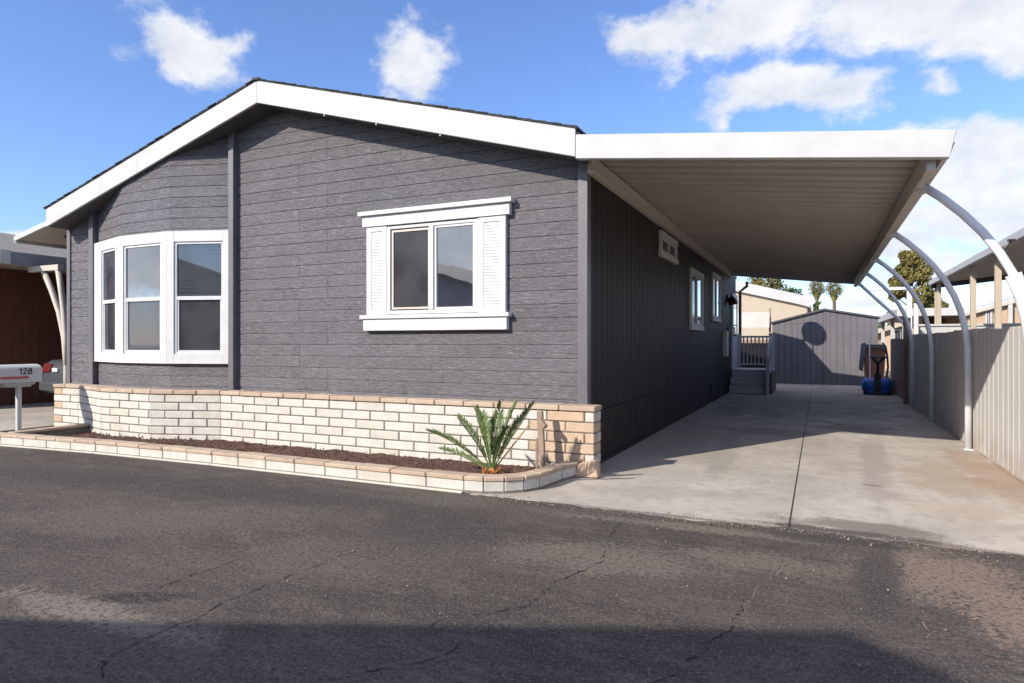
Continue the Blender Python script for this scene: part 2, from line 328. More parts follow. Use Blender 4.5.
def world_loc(o):
    l = Vector((0, 0, 0))
    while o is not None: l = l + o.location; o = o.parent
    return l
def tag(o, label, cat, group=None):
    o['label'] = label; o['category'] = cat
    if group: o['group'] = group
    return o
def thing(name, loc, label, cat, group=None):
    o = bpy.data.objects.new(name, None); COL.objects.link(o); o.location = loc; o.empty_display_size = .2
    return tag(o, label, cat, group)
def struct(o, kind='structure'): o['kind'] = kind; return o
def copy_tree(o, parent=None):
    c = o.copy(); COL.objects.link(c)
    if parent: c.parent = parent
    for ch in list(o.children): copy_tree(ch, c)
    return c
def frame(p0, p1):
    """local x along p0->p1 (plan), local -y outwards (to the viewer's side), z up; origin p0"""
    p0 = Vector((*p0, 0)); p1 = Vector((*p1, 0)); x = (p1 - p0).normalized(); y = Vector((0, 0, 1)).cross(x)
    return Matrix(((x.x, y.x, 0, p0.x), (x.y, y.y, 0, p0.y), (0, 0, 1, 0), (0, 0, 0, 1)))

# ------------------------------------------------------------------ ground, road, driveways
g = MB(); g.box(-400, 400, -300, 700, -.4, -.02); struct(g.build('ground', M['ground']))
def sheet(name, poly, z, th, mat):
    m = MB(); m.hexa([(x, y, z - th) for x, y in poly], [(x, y, z) for x, y in poly]); return struct(m.build(name, mat))
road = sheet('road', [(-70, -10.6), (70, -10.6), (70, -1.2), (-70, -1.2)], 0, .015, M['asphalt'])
front = []
x = -.62
while x < 9.0:
    w = .05 * mnoise.noise(Vector((x * 2.3, 1, 0))) + .03 * mnoise.noise(Vector((x * 9, 4, 0))) + .012 * random.uniform(-1, 1)
    base = -1.50 - .06 * max(0, 1 - abs(x - 1.25) / .45) + .04 * max(0, 1 - abs(x - 2.1) / .5)
    front.append((x, base + w)); x += .035
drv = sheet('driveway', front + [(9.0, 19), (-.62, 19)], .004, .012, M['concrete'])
m = MB()
def strip(pts, w, z=.008):
    for a, b in zip(pts, pts[1:]):
        a = Vector((*a, z)); b = Vector((*b, z)); d = (b - a).normalized(); n = Vector((-d.y, d.x, 0)) * (w / 2)
        m.face([a - n, b - n, b + n, a + n])
strip([(2.09, -1.46), (2.09, 3), (2.10, 8), (2.10, 17.4)], .009); strip([(.02, 10.9), (2.05, 10.95)], .018); strip([(2.15, 10.95), (4.0, 10.9)], .018)
o = m.build('control_joint', M['crack'], drv)
sheet('side_driveway', [(-14.1, -1.55), (-9.4, -1.55), (-9.4, 16), (-14.1, 16)], .012, .016, M['concrete'])
m = MB()                                        # pale concrete planting strip kerb edge left of the planter
def crack(pts, w):
    P = []
    for a, b in zip(pts, pts[1:]):
        a = Vector(a); b = Vector(b); n = max(2, int((b - a).length / .03))
        for k in range(n):
            q = a.lerp(b, k / n); P.append((q.x + .035 * mnoise.noise(Vector((q.x * 5, q.y * 5, 2))) + .012 * random.uniform(-1, 1), q.y + .035 * mnoise.noise(Vector((q.x * 5, q.y * 5, 7))) + .012 * random.uniform(-1, 1)))
    for k, (a, b) in enumerate(zip(P, P[1:])):
        if random.random() < .22: continue
        strip([a, b], w * random.uniform(.25, 1.6), .004)
def gz(u, v):
    fw = (-math.sin(YAW), math.cos(YAW)); rt = (math.cos(YAW), math.sin(YAW)); t = CAMZ / ((v - 340) / 655)
    return (CAMX + t * (fw[0] + rt[0] * (u - 512) / 655), CAMY + t * (fw[1] + rt[1] * (u - 512) / 655))
crack([gz(*p) for p in ((105, 675), (103, 660), (160, 630), (225, 600), (290, 573), (355, 548))], .006)
crack([gz(*p) for p in ((0, 618), (60, 602), (150, 588), (210, 566), (268, 548))], .006)
crack([gz(*p) for p in ((418, 628), (450, 613), (520, 607), (560, 578), (600, 560), (618, 520))], .005)
crack([gz(*p) for p in ((640, 683), (700, 655), (745, 600))], .006)
crack([gz(*p) for p in ((300, 683), (420, 660), (466, 640))], .006)
m.build('crack', M['crack'], road)
m = MB()
crack([gz(*p) for p in ((770, 648), (748, 622), (742, 603), (752, 590), (790, 560))], .0045); crack([gz(*p) for p in ((970, 683), (932, 650), (925, 620), (905, 575))], .0045); crack([gz(*p) for p in ((640, 683), (655, 655), (690, 640))], .004)
crack([gz(*p) for p in ((330, 560), (250, 548), (120, 556), (0, 545))], .005)
m.build('crack', M['dust'], road)

m = MB()
for _ in range(520):
    if random.random() < .7: x = random.uniform(-.4, 4.0); y = -1.53 + random.gauss(0, .07)
    else: x = random.uniform(-6, 4); y = random.uniform(-4.2, -1.7)
    q = random.uniform(.003, .010); a = random.uniform(0, 3); c = Vector((x, y, .004)); pts = [c + Vector((math.cos(a + k * 1.26) * q * random.uniform(.6, 1.2), math.sin(a + k * 1.26) * q * random.uniform(.6, 1.2), 0)) for k in range(5)]
    m.hexa(pts, [p.lerp(c, .45) + Vector((0, 0, q * .9)) for p in pts])
struct(m.build('grit', M['dust']), 'stuff')

# ------------------------------------------------------------------ the home
HX0, HX1, HY1 = -9.17, 0.0, 14.05
RX, RZ, SL = -4.49, 4.61, .281                       # ridge x, underside height at the ridge, slope
ruz = lambda x: RZ - SL * abs(x - RX)
home = thing('mobile_home', (-4.6, 7, 0), 'dark grey single-storey home with white rake trim and a bay window facing the road', 'house')
def lap(mb, x0, x1, z0, z1f, y=0, bh=.153, d=.012, clip=None):
    """lap siding in local frame: boards with a V groove between them, face at y, facing -y"""
    z = z0; k = 0
    while z < z1f:
        zt = min(z + bh, z1f)
        a, b = (x0, x1) if clip is None else clip(z, x0, x1)
        if b - a > .02:
            c = .006; c2 = .017
            prof = [(y + d, z), (y, z + c), (y, zt - c2), (y + d * .75, zt)]
            for (ya, za), (yb, zb) in zip(prof, prof[1:]): mb.face([(a, ya, za), (b, ya, za), (b, yb, zb), (a, yb, zb)])
            # butt joints between lengths of board
            r = random.Random(k * 7 + int(x0 * 10)); 
            if b - a > 3:
                for xx in ((-4.10, ) if k % 4 < 2 else (-3.62,)) + ((r.uniform(-2.0, -.6),) if r.random() < .35 else ()):
                    if not a + .1 < xx < b - .1: continue
                    mb.box(xx, xx + .006, y - .0025, y + .006, z + c, zt - c2, 1)
        z = zt; k += 1
def clip_roof(z, x0, x1):
    h = (RZ - z) / SL; return max(x0, RX - h), min(x1, RX + h)
BAY = [(-8.40, 0), (-7.33, -.305), (-6.27, -.305), (-5.33, 0)]
Z0 = .46
w = MB(); lap(w, -5.28, HX1 - .001, Z0, 4.75, clip=clip_roof); lap(w, HX0, -8.42, Z0, 3.6, clip=clip_roof)
w.box(HX0 + .02, HX1 - .02, .016, .12, 0, 3.2, 0)
w.hexa([(HX0 + .02, .016, 3.2), (HX1 - .02, .016, 3.2), (RX, .016, 4.55)], [(HX0 + .02, .12, 3.2), (HX1 - .02, .12, 3.2), (RX, .12, 4.55)])
w.build('front_wall', [M['siding'], M['soffit']], home)
w = MB()
for a, b in zip(BAY, BAY[1:]):
    F = frame(a, b); L_ = (Vector(b) - Vector(a)).length; w.M = F
    lap(w, 0, L_, Z0, ruz(a[0]) + .30)
w.M = None
w.hexa([(x, y + .013, Z0) for x, y in BAY] + [(-5.4, .1, Z0), (-8.4, .1, Z0)], [(x, y + .013, 3.0) for x, y in BAY] + [(-5.4, .1, 3.0), (-8.4, .1, 3.0)])
w.build('bay', [M['siding'], M['soffit']], home)
# clip the bay top against the roof: cover from the roof slab (solid) is enough
for q in ((-5.34, -5.24, -.09, .03, Z0, ruz(-5.29) + .08), (-8.50, -8.39, -.09, .03, Z0, ruz(-8.45) + .08), (-.10, .012, -.022, .10, .1, 3.45), (HX0 - .02, HX0 + .07, -.022, .1, .1, 3.4)):
    w = MB(); w.box(*q); w.build('corner_trim', M['trimdark'], home, .004)
# grooved side wall
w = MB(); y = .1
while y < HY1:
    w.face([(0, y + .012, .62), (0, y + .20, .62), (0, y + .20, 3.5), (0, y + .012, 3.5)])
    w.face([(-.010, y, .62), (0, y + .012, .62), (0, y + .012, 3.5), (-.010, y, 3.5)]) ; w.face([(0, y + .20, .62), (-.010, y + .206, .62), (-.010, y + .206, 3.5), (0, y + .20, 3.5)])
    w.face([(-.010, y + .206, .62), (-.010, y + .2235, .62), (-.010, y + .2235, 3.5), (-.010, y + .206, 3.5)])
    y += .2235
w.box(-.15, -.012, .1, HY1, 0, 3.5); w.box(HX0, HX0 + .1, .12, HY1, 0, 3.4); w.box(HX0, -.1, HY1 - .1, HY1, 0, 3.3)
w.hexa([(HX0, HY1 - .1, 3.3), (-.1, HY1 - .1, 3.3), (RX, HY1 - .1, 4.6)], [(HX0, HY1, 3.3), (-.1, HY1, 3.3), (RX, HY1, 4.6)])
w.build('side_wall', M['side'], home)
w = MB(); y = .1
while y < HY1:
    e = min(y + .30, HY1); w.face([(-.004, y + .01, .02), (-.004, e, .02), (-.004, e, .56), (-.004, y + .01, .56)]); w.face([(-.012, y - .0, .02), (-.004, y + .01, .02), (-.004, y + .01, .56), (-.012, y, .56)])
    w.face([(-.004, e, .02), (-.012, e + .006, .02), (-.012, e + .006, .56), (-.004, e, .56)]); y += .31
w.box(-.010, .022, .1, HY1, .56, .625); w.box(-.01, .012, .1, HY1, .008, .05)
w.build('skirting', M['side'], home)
for ya, yb in ((6.2, 7.0),):
    v = MB(); v.box(-.01, .016, 9.0, 9.55, .2, .45)
    for k in range(6): v.box(.0, .022, 9.04, 9.51, .22 + k * .037, .238 + k * .037)
    v.build('skirt_vent', M['side'], home)
# roof
def roof_slab(mb, x0, x1, y0, y1, off, th):
    for a, b in ((x0, RX), (RX, x1)):
        za, zb = ruz(a) + off, ruz(b) + off
        mb.hexa([(a, y0, za), (b, y0, zb), (b, y1, zb), (a, y1, za)], [(a, y0, za + th), (b, y0, zb + th), (b, y1, zb + th), (a, y1, za + th)])
w = MB(); roof_slab(w, HX0 + .02, .02, -.335, HY1 + .2, .006, .26); w.build('soffit', M['soffit'], home)
w = MB(); roof_slab(w, HX0 + .0, .02, -.39, HY1 + .25, .2925, .012)
for sgn, xe in ((-1, HX0 + .0), (1, .02)):           # shingle courses stepping up the slope
    n = 26
    for k in range(n):
        xa = xe + (RX - xe) * k / n; xb = xe + (RX - xe) * (k + .93) / n
        yy = -.40 + random.uniform(-.008, .008)
        w.hexa([(xa, yy, ruz(xa) + .306), (xb, yy, ruz(xb) + .305), (xb, HY1 + .2, ruz(xb) + .305), (xa, HY1 + .2, ruz(xa) + .306)],
               [(xa, yy, ruz(xa) + .318), (xb, yy, ruz(xb) + .308), (xb, HY1 + .2, ruz(xb) + .308), (xa, HY1 + .2, ruz(xa) + .318)])
w.box(RX - .06, RX + .06, -.405, HY1 + .2, RZ + .29, RZ + .318)
w.build('roof', M['shingle'], home)
w = MB()
for a, b in ((HX0 + .03, RX), (RX, -.004)):
    w.hexa([(a, -.375, ruz(a) - .005), (b, -.375, ruz(b) - .005), (b, -.338, ruz(b) - .005), (a, -.338, ruz(a) - .005)],
           [(a, -.375, ruz(a) + .29), (b, -.375, ruz(b) + .29), (b, -.338, ruz(b) + .29), (a, -.338, ruz(a) + .29)])
w.build('rake_board', M['white'], home, .004)
for x in (-6.9, -2.2):
    v = MB(); v.hexa([(x, -.377, ruz(x) - .002), (x + .004, -.377, ruz(x) - .002), (x + .004, -.37, ruz(x) - .002), (x, -.37, ruz(x) - .002)], [(x, -.377, ruz(x) + .285), (x + .004, -.377, ruz(x) + .285), (x + .004, -.37, ruz(x) + .285), (x, -.37, ruz(x) + .285)]); v.build('board_joint', M['beam'], home)
for x in (-3.35, -2.55, -1.65):
    v = MB(); v.tube([(x, -.36, ruz(x) - .03), (x, -.36, ruz(x) + .0)], .008, 8); v.build('hook', M['whitelens'], home)
# roof-mounted vent pipes omitted from view; satellite dish below

# front window ------------------------------------------------------------
def pane(parent, x0, x1, z0, z1, y, mat, F=None):
    p = MB(F); p.box(x0, x1, y, y + .006, z0, z1); return p.build('pane', mat, parent)
fw_ = MB(); y0 = -.05
fw_.box(-2.62, -2.57, y0, .0, 1.76, 2.86); fw_.box(-1.37, -1.325, y0, .0, 1.76, 2.86); fw_.box(-2.57, -1.37, y0, .0, 2.825, 2.86); fw_.box(-2.57, -1.37, y0, .0, 1.76, 1.805)
fw_.box(-2.0, -1.935, y0 - .008, -.002, 1.805, 2.825); fw_.box(-1.935, -1.90, y0 + .012, -.004, 1.805, 2.825); fw_.box(-1.40, -1.37, y0 + .012, -.004, 1.805, 2.825); fw_.box(-1.90, -1.40, y0 + .012, -.004, 2.795, 2.825); fw_.box(-1.90, -1.40, y0 + .012, -.004, 1.805, 1.835)
win = fw_.build('window', M['vinyl'], home, .003)
pane(win, -1.90, -1.40, 1.835, 2.795, -.02, M['glass']); pane(win, -2.57, -2.0, 1.805, 2.825, -.024, M['glassdark'])
sc = MB(); sc.box(-2.555, -2.53, -.036, -.026, 1.82, 2.81); sc.box(-2.02, -2.0, -.036, -.026, 1.82, 2.81); sc.box(-2.53, -2.02, -.036, -.026, 2.785, 2.81); sc.box(-2.53, -2.02, -.036, -.026, 1.82, 1.845); sc.build('screen_frame', M['beam'], win)
t = MB(); t.box(-2.985, -.905, -.075, .0, 2.875, 3.01); t.box(-3.03, -.865, -.115, .0, 3.012, 3.065); t.build('header', M['trim'], win, .004)
t = MB(); t.box(-3.01, -.905, -.10, .0, 1.705, 1.752); t.box(-2.97, -.94, -.075, .0, 1.555, 1.703); t.build('sill', M['trim'], win, .004)
def shutter(x0, x1):
    s = MB(); z0, z1 = 1.756, 2.872; fr = .07
    s.box(x0, x0 + fr, -.055, 0, z0, z1); s.box(x1 - fr, x1, -.055, 0, z0, z1); s.box(x0 + fr, x1 - fr, -.055, 0, z0, z0 + .06); s.box(x0 + fr, x1 - fr, -.055, 0, z1 - .06, z1); s.box(x0 + fr, x1 - fr, -.018, 0, z0, z1)
    n = 27
    for k in range(n):
        z = z0 + .065 + (z1 - z0 - .13) * k / n; h = (z1 - z0 - .13) / n
        s.hexa([(x0 + fr, -.050, z), (x1 - fr, -.050, z), (x1 - fr, -.014, z + h * .55), (x0 + fr, -.014, z + h * .55)], [(x0 + fr, -.050, z + h * .86), (x1 - fr, -.050, z + h * .86), (x1 - fr, -.014, z + h * 1.25), (x0 + fr, -.014, z + h * 1.25)])
    s.build('shutter', M['trim'], win)
shutter(-2.93, -2.622); shutter(-1.32, -.965)
# bay windows
for i, (a, b) in enumerate(zip(BAY, BAY[1:])):
    F = frame(a, b); L_ = (Vector(b) - Vector(a)).length; fr = MB(F)
    zb, zt = 1.10, 3.02; e = .012
    u0, u1 = ((.36, L_ - .13), (.10, L_ - .12), (.10, L_ - .13))[i]
    if i == 0: lo, hi = -.06, L_ + e
    elif i == 1: lo, hi = -e * .2, L_ + e * .2
    else: lo, hi = -e, L_ + .05
    T = .06
    fr.box(lo, u0, -T, 0, zb, zt); fr.box(u1, hi, -T, 0, zb, zt); fr.box(u0, u1, -T, 0, zt - .155, zt); fr.box(u0, u1, -T, 0, zb, zb + .14)
    fr.box(lo, hi, -T - .004, -T + .002, zb, zb + .02)
    # vinyl frame, meeting rail
    z0, z1, zm = zb + .14, zt - .155, 2.05
    for q in ((u0, u0 + .035, z0, z1), (u1 - .035, u1, z0, z1), (u0 + .035, u1 - .035, z1 - .035, z1), (u0 + .035, u1 - .035, z0, z0 + .035), (u0 + .035, u1 - .035, zm - .028, zm + .028)): fr.box(q[0], q[1], -T + .018, -.004, q[2], q[3])
    fr.box(u0 + .035, u0 + .06, -T + .03, -.004, z0 + .035, zm - .028); fr.box(u1 - .06, u1 - .035, -T + .03, -.004, z0 + .035, zm - .028); fr.box(u0 + .06, u1 - .06, -T + .03, -.004, z0 + .035, z0 + .055)
    wn = fr.build('window', M['trim'], home, .003)
    pane(wn, u0 + .035, u1 - .035, zm + .028, z1 - .035, -.022, (M['glassmid'], M['glass'], M['glassblind'])[i], F)
    pane(wn, u0 + .06, u1 - .06, z0 + .055, zm - .028, -.012, (M['glassmid'], M['glassmid'], M['glassdark'])[i], F)
# side windows (face +X at X=0): local x runs along -Y so that outwards is +X
def side_window(ya, yb, za, zb, split=True, tr=.10, mats=('glassmid', 'glass'), sillw=.03):
    F = Matrix(((0, -1, 0, 0), (1, 0, 0, 0), (0, 0, 1, 0), (0, 0, 0, 1)))       # local (x,y) -> world (-y, x): local -y faces +X, local x = world Y
    f = MB(F); T = .045
    f.box(ya - tr, ya, -T, 0, za, zb); f.box(yb, yb + tr, -T, 0, za, zb); f.box(ya - tr - .02, yb + tr + .02, -T - .012, 0, zb, zb + tr); f.box(ya - tr - .02, yb + tr + .02, -T - .015, 0, za - tr, za)
    ym = (ya + yb) / 2
    for q in ((ya, ya + .04, za, zb), (yb - .04, yb, za, zb), (ya + .04, yb - .04, zb - .04, zb), (ya + .04, yb - .04, za, za + .04)): f.box(q[0], q[1], -T + .012, -.002, q[2], q[3])
    if split: f.box(ym - .035, ym + .035, -T + .008, -.002, za + .04, zb - .04)
    wn = f.build('window', M['white'], home, .003)
    if split: pane(wn, ya + .04, ym - .035, za + .04, zb - .04, -.012, M[mats[0]], F); pane(wn, ym + .035, yb - .04, za + .04, zb - .04, -.020, M[mats[1]], F)
    else: pane(wn, ya + .04, yb - .04, za + .04, zb - .04, -.015, M[mats[0]], F)
side_window(3.62, 4.75, 2.86, 3.10, tr=.085, mats=('glassmid', 'glassmid')); side_window(6.32, 7.60, 1.76, 2.78, mats=('glassdark', 'glass')); side_window(9.2, 10.35, 2.02, 2.98, mats=('glassdark', 'glass'))
# door, meter box, lamp, drain pipe
d = MB(); d.box(0, .04, 13.05, 14.02, .66, 2.72); dr = d.build('door', M['stairgrey'], home, .004)
p_ = MB(); p_.box(.04, .048, 13.22, 13.85, 1.6, 2.55); p_.build('pane', M['glass'], dr)
h_ = MB(); h_.tube([(.04, 13.12, 1.62), (.10, 13.12, 1.62)], .025, 8); h_.tube([(.10, 13.12, 1.62), (.10, 13.25, 1.62)], .015, 8); h_.build('handle', M['blackmetal'], dr)
f = MB(); f.box(0, .055, 12.93, 13.048, .66, 2.84); f.box(0, .055, 14.022, 14.14, .66, 2.84); f.box(0, .055, 13.048, 14.022, 2.722, 2.84); f.build('door_frame', M['white'], home, .004)
b = MB(); b.box(0, .12, 11.1, 11.42, 1.05, 1.72); b.build('meter_box', M['beam'], home, .01)
b = MB(); b.box(0, .05, 12.0, 12.14, 2.52, 2.72); b.tube([(.05, 12.07, 2.62), (.12, 12.07, 2.66)], .02, 8); b.tube([(.12, 12.07, 2.70), (.12, 12.07, 2.66), (.16, 12.07, 2.5), (.17, 12.07, 2.46)], [.02, .07, .13, .13], 12); lamp = b.build('wall_lamp', M['blackmetal'], home)
b = MB(); b.box(0, .035, 12.2, 12.42, 1.7, 1.85); b.build('junction_box', M['blackmetal'], home, .005)
b = MB(); b.tube([(.08, 14.6, 0), (.08, 14.6, 3.0), (.28, 14.6, 3.16), (.28, 14.6, 3.3)], .045, 10); b.build('drain_pipe', M['blackmetal'], home)
# left awning
aw = thing('side_awning', (-9.7, 6, 3.2), 'narrow cream metal awning along the left eave of the dark grey home', 'awning')
w = MB(); w.hexa([(-10.35, -.15, 3.20), (-9.20, -.15, 3.44), (-9.20, 13, 3.44), (-10.35, 13, 3.20)], [(-10.35, -.15, 3.235), (-9.20, -.15, 3.475), (-9.20, 13, 3.475), (-10.35, 13, 3.235)]); w.build('roof_panel', M['beam'], aw)
w = MB(); w.hexa([(-10.40, -.19, 3.17), (-9.20, -.19, 3.42), (-9.20, -.152, 3.42), (-10.40, -.152, 3.17)], [(-10.40, -.19, 3.26), (-9.20, -.19, 3.51), (-9.20, -.152, 3.51), (-10.40, -.152, 3.26)]); w.box(-10.44, -10.352, -.16, 13, 3.15, 3.25); w.build('fascia', M['white'], aw, .004)
for y in (.3, .75, 1.2, 1.65, 2.3, 3.0):
    w = MB(); w.bar((-9.30, y, 3.36), (-9.75, y, 3.275), .05, .05); w.build('bracket', M['blackmetal'], aw)

# ------------------------------------------------------------------ satellite dish (its shadow falls on the shed)
ds = thing('satellite_dish', (-.10, 13.45, 3.62), 'satellite dish on the roof whose round shadow falls on the shed', 'satellite dish')
w = MB(); cdir = Vector((-.42, -.82, .38)).normalized(); cx_ = cdir.orthogonal().normalized(); cy_ = cdir.cross(cx_); ctr = Vector((-.08, 13.45, 4.42)); rings = []
for k in range(6):
    r = .345 * k / 5; rings.append([w.p(ctr + (cx_ * math.cos(a * math.pi / 12) + cy_ * math.sin(a * math.pi / 12)) * max(r, .001) + cdir * (.25 * r * r)) for a in range(24)])
for a, b in zip(rings, rings[1:]):
    for j in range(24): w.f.append([a[j], a[(j + 1) % 24], b[(j + 1) % 24], b[j]]); w.mi.append(0)
w.build('dish', M['greycloth'], ds, smooth=True)
w = MB(); w.tube([(-.10, 13.45, 3.62), (-.10, 13.48, 4.1), (-.08, 13.50, 4.41)], .025, 8); w.build('mast', M['blackmetal'], ds)
w = MB(); a = ctr - Vector((0, 0, .33)); bb = ctr + cdir * .45 - Vector((.30, 0, .12)); w.tube([a, bb], .018, 8); w.tube([bb - Vector((0, 0, .05)), bb + Vector((0, 0, .12))], .055, 8); w.build('feed_arm', M['blackmetal'], ds)

# ------------------------------------------------------------------ brick skirt wall
def brick_run(mb, pts, z0, courses, ch, bl, depth, tan_ends=(False, False), joint=.014, inside=None):
    """pts: plan polyline left to right; outer face on the -y side"""
    for si, (a, b) in enumerate(zip(pts, pts[1:])):
        F = frame(a, b); L_ = (Vector(b) - Vector(a)).length; mb.M = F
        for c in range(courses):
            z = z0 + c * ch; x = 0 if c % 2 == 0 else -bl / 2
            if si == 0 and tan_ends[0]: x += .0
            while x < L_:
                xa = max(x, 0) + (joint / 2 if x > 0 else .0); xb = min(x + bl, L_) - (joint / 2 if x + bl < L_ else 0)
                if xb - xa > .03:
                    mi = random.choices((0, 1, 2), (.72, .28, 0))[0]
                    if tan_ends[1] and si == len(pts) - 2 and xb > L_ - .05 : mi = 2 if c % 2 == 0 or random.random() < .4 else 1
                    if tan_ends[1] and si == len(pts) - 2 and L_ - .75 < xa < L_ - .1: mi = random.choice((0, 1, 2, 2))
                    if tan_ends[0] and si == 0 and xa < .1 and c % 2: mi = 2
                    j = random.uniform(-.004, .004)
                    mb.box(xa, xb, -depth * 0 + j, .09, z + joint / 2 + random.uniform(-.001, .001), z + ch - joint / 2, mi)
                x += bl
    mb.M = None
BW = [(-9.02, -.32), (-8.38, -.32), (-7.36, -.62), (-6.25, -.62), (-5.25, -.30), (.165, -.27)]
bw = thing('brick_skirt_wall', (-4.5, -.4, 0), 'low wall of white slump blocks with tan cap in front of the dark grey siding', 'wall')
CH = .1125
w = MB(); brick_run(w, BW, 0, 6, CH, .425, 0, (True, True))
w.M = frame((.165, -.27), (.165, -.02)); 
for c in range(6):
    L_ = .25; cut = .12 if c % 2 else .25
    w.box(.004, cut - .006, .001, .09, c * CH + .006, (c + 1) * CH - .006, (2, 1)[c % 2])
    if cut < .25: w.box(cut + .006, .25, .001, .09, c * CH + .006, (c + 1) * CH - .006, random.choice((0, 1)))
w.M = frame((-9.02, -.02), (-9.02, -.32))
for c in range(6): w.box(0, .29, .001, .09, c * CH + .006, (c + 1) * CH - .006, (2, 0)[c % 2])
w.M = None
w.build('block_face', [M['brick'], M['brick2'], M['brick3']], bw, .007)
w = MB()
off = lambda d: [(x, y + d) for x, y in BW]
for a, b in zip(BW, BW[1:]):
    w.M = frame(a, b); L_ = (Vector(b) - Vector(a)).length; w.box(.004, L_ - .004, .012, .15, 0, 6 * CH)
w.M = None; w.box(-9.012, .157, -.20, -.03, 0, 6 * CH - .01); w.build('mortar', M['mortar'], bw)
w = MB()
capz = 6 * CH + .004
for si, (a, b) in enumerate(zip(BW, BW[1:])):
    w.M = frame(a, b); L_ = (Vector(b) - Vector(a)).length; n = max(1, round(L_ / .40)); dd = L_ / n
    for k in range(n):
        j = random.uniform(-.004, .004)
        x0, x1 = k * dd + .005, (k + 1) * dd - .005
        if si == len(BW) - 2 and k == n - 1: x1 += .02
        w.box(x0, x1, -.018 + j, .24 if si in (0, 4) else .20, capz, capz + .055 + random.uniform(-.003, .003), random.choice((0, 0, 1)))
w.M = None; w.hexa([(-8.36, -.1, capz), (-7.33, -.42, capz), (-6.27, -.42, capz), (-5.3, -.1, capz)], [(-8.36, -.1, capz + .05), (-7.33, -.42, capz + .05), (-6.27, -.42, capz + .05), (-5.3, -.1, capz + .05)], 1)
w.build('cap', [M['cap'], M['cap2']], bw, .008)

# ------------------------------------------------------------------ planter kerb
KP = [(-11.2, -2.0), (-9.0, -1.82), (-7.8, -1.71), (-6.0, -1.56), (-4.0, -1.50), (-.70, -1.50)]
arc = [(-.70 + .62 * math.sin(a), -.88 - .62 * math.cos(a)) for a in [R(18 * k) for k in range(1, 6)]]
arc += [(-.05, -.62), (.02, -.36)]
pk = thing('planter_kerb', (-4, -1.5, 0), 'low planter kerb of white blocks with tan brick cap along the road', 'planter kerb')
w = MB(); wm_ = MB(); wc = MB(); wl = MB()
KZ = .022
def kerb(pts, bl, cl, lip=True):
    for a, b in zip(pts, pts[1:]):
        L_ = (Vector(b) - Vector(a)).length; F = frame(a, b)
        w.M = F; n = max(1, round(L_ / bl)); dd = L_ / n
        for k in range(n): w.box(k * dd + .005, (k + 1) * dd - .005, random.uniform(-.003, .003), .085, KZ + .002, KZ + .098, random.choices((0, 1), (.75, .25))[0])
        wm_.M = F; wm_.box(0, L_, .007, .13, 0, .115)
        wc.M = F; n = max(1, round(L_ / cl)); dd = L_ / n
        for k in range(n): wc.box(k * dd + .004, (k + 1) * dd - .004, -.012 + random.uniform(-.004, .004), .155, .120, .160 + random.uniform(-.003, .003), random.choice((0, 0, 1)))
        if lip: wl.M = F; wl.box(0, L_ - .002, -.035, .0, 0, KZ)
kerb(KP, .42, .40); kerb([KP[-1]] + arc, .21, .21, False)
kerb([(-8.0, -.45), (-7.96, -1.55)], .42, .40, False)
for q in (w, wm_, wc, wl): q.M = None
w.build('block_face', [M['brick'], M['brick2']], pk, .006); wm_.build('mortar', M['mortar'], pk); wc.build('cap', [M['cap'], M['cap2']], pk, .007); wl.build('footing', M['brick2'], pk, .006)
# mulch, lumpy
w = MB(); nx, ny = 150, 18; idx = {}
for i in range(nx + 1):
    for j in range(ny + 1):
        xx = -7.9 + 7.72 * i / nx; yb = -1.42 if xx < -.7 else -1.42 + .5 * ((xx + .7) / .55) ** 2.2; 
        yy = yb + ( -.24 - yb) * j / ny
        z = .020 + .018 * mnoise.noise(Vector((xx * 3, yy * 3, 0))) + .028 * abs(mnoise.noise(Vector((xx * 17, yy * 17, 1)))) + .01 * random.random() + (.02 * (j / ny))
        idx[i, j] = w.p((xx, yy, z))
for i in range(nx):
    for j in range(ny): w.f.append([idx[i, j], idx[i + 1, j], idx[i + 1, j + 1], idx[i, j + 1]]); w.mi.append(0)
for _ in range(1400):
    xx = random.uniform(-7.7, -.35); yb = -1.40 if xx < -.7 else -1.40 + .5 * ((xx + .7) / .55) ** 2.2; yy = random.uniform(yb, -.34); a = random.uniform(0, 3.14); l = random.uniform(.012, .04)
    w.bar((xx, yy, .045 + random.uniform(-.01, .02)), (xx + math.cos(a) * l, yy + math.sin(a) * l, .05 + random.uniform(-.005, .03)), .012, .006)
o = w.build('mulch', M['soil']); struct(o, 'stuff'); 
# little tan end step by the driveway
w = MB(); w.hexa([(.0, -.40, .008), (.24, -.36, .008), (.25, -.28, .008), (.0, -.285, .008)], [(.02, -.40, .13), (.20, -.36, .19), (.22, -.28, .19), (.02, -.285, .14)]); w.build('end_brick', M['brick3'], pk, .008)

# ------------------------------------------------------------------ sago palm
def onY(u, v, Y):
    r = (-math.sin(YAW) + math.cos(YAW) * (u - 512) / 655, math.cos(YAW) + math.sin(YAW) * (u - 512) / 655, -(v - 340) / 655)
    t = (Y - CAMY) / r[1]; return Vector((CAMX + r[0] * t, Y, CAMZ + r[2] * t))
PB = Vector((-.58, -1.15, .05))
sago = thing('sago_palm', PB, 'small green sago palm with stiff fronds in the planter kerb', 'palm')
w = MB(); w.tube([PB + Vector((0, 0, -.03)), PB + Vector((0, 0, .02)), PB + Vector((.0, 0, .06)), PB + Vector((0, 0, .10)), PB + Vector((0, 0, .14))], [.05, .07, .07, .055, .02], 12)
for k in range(60):
    a = random.uniform(0, 6.28); z = random.uniform(0, .10); r = .06; q = PB + Vector((math.cos(a) * r, math.sin(a) * r, z)); w.bar(q, q + Vector((math.cos(a) * .035, math.sin(a) * .035, .05)), .022, .012)
w.build('trunk', M['sagotrunk'], sago)
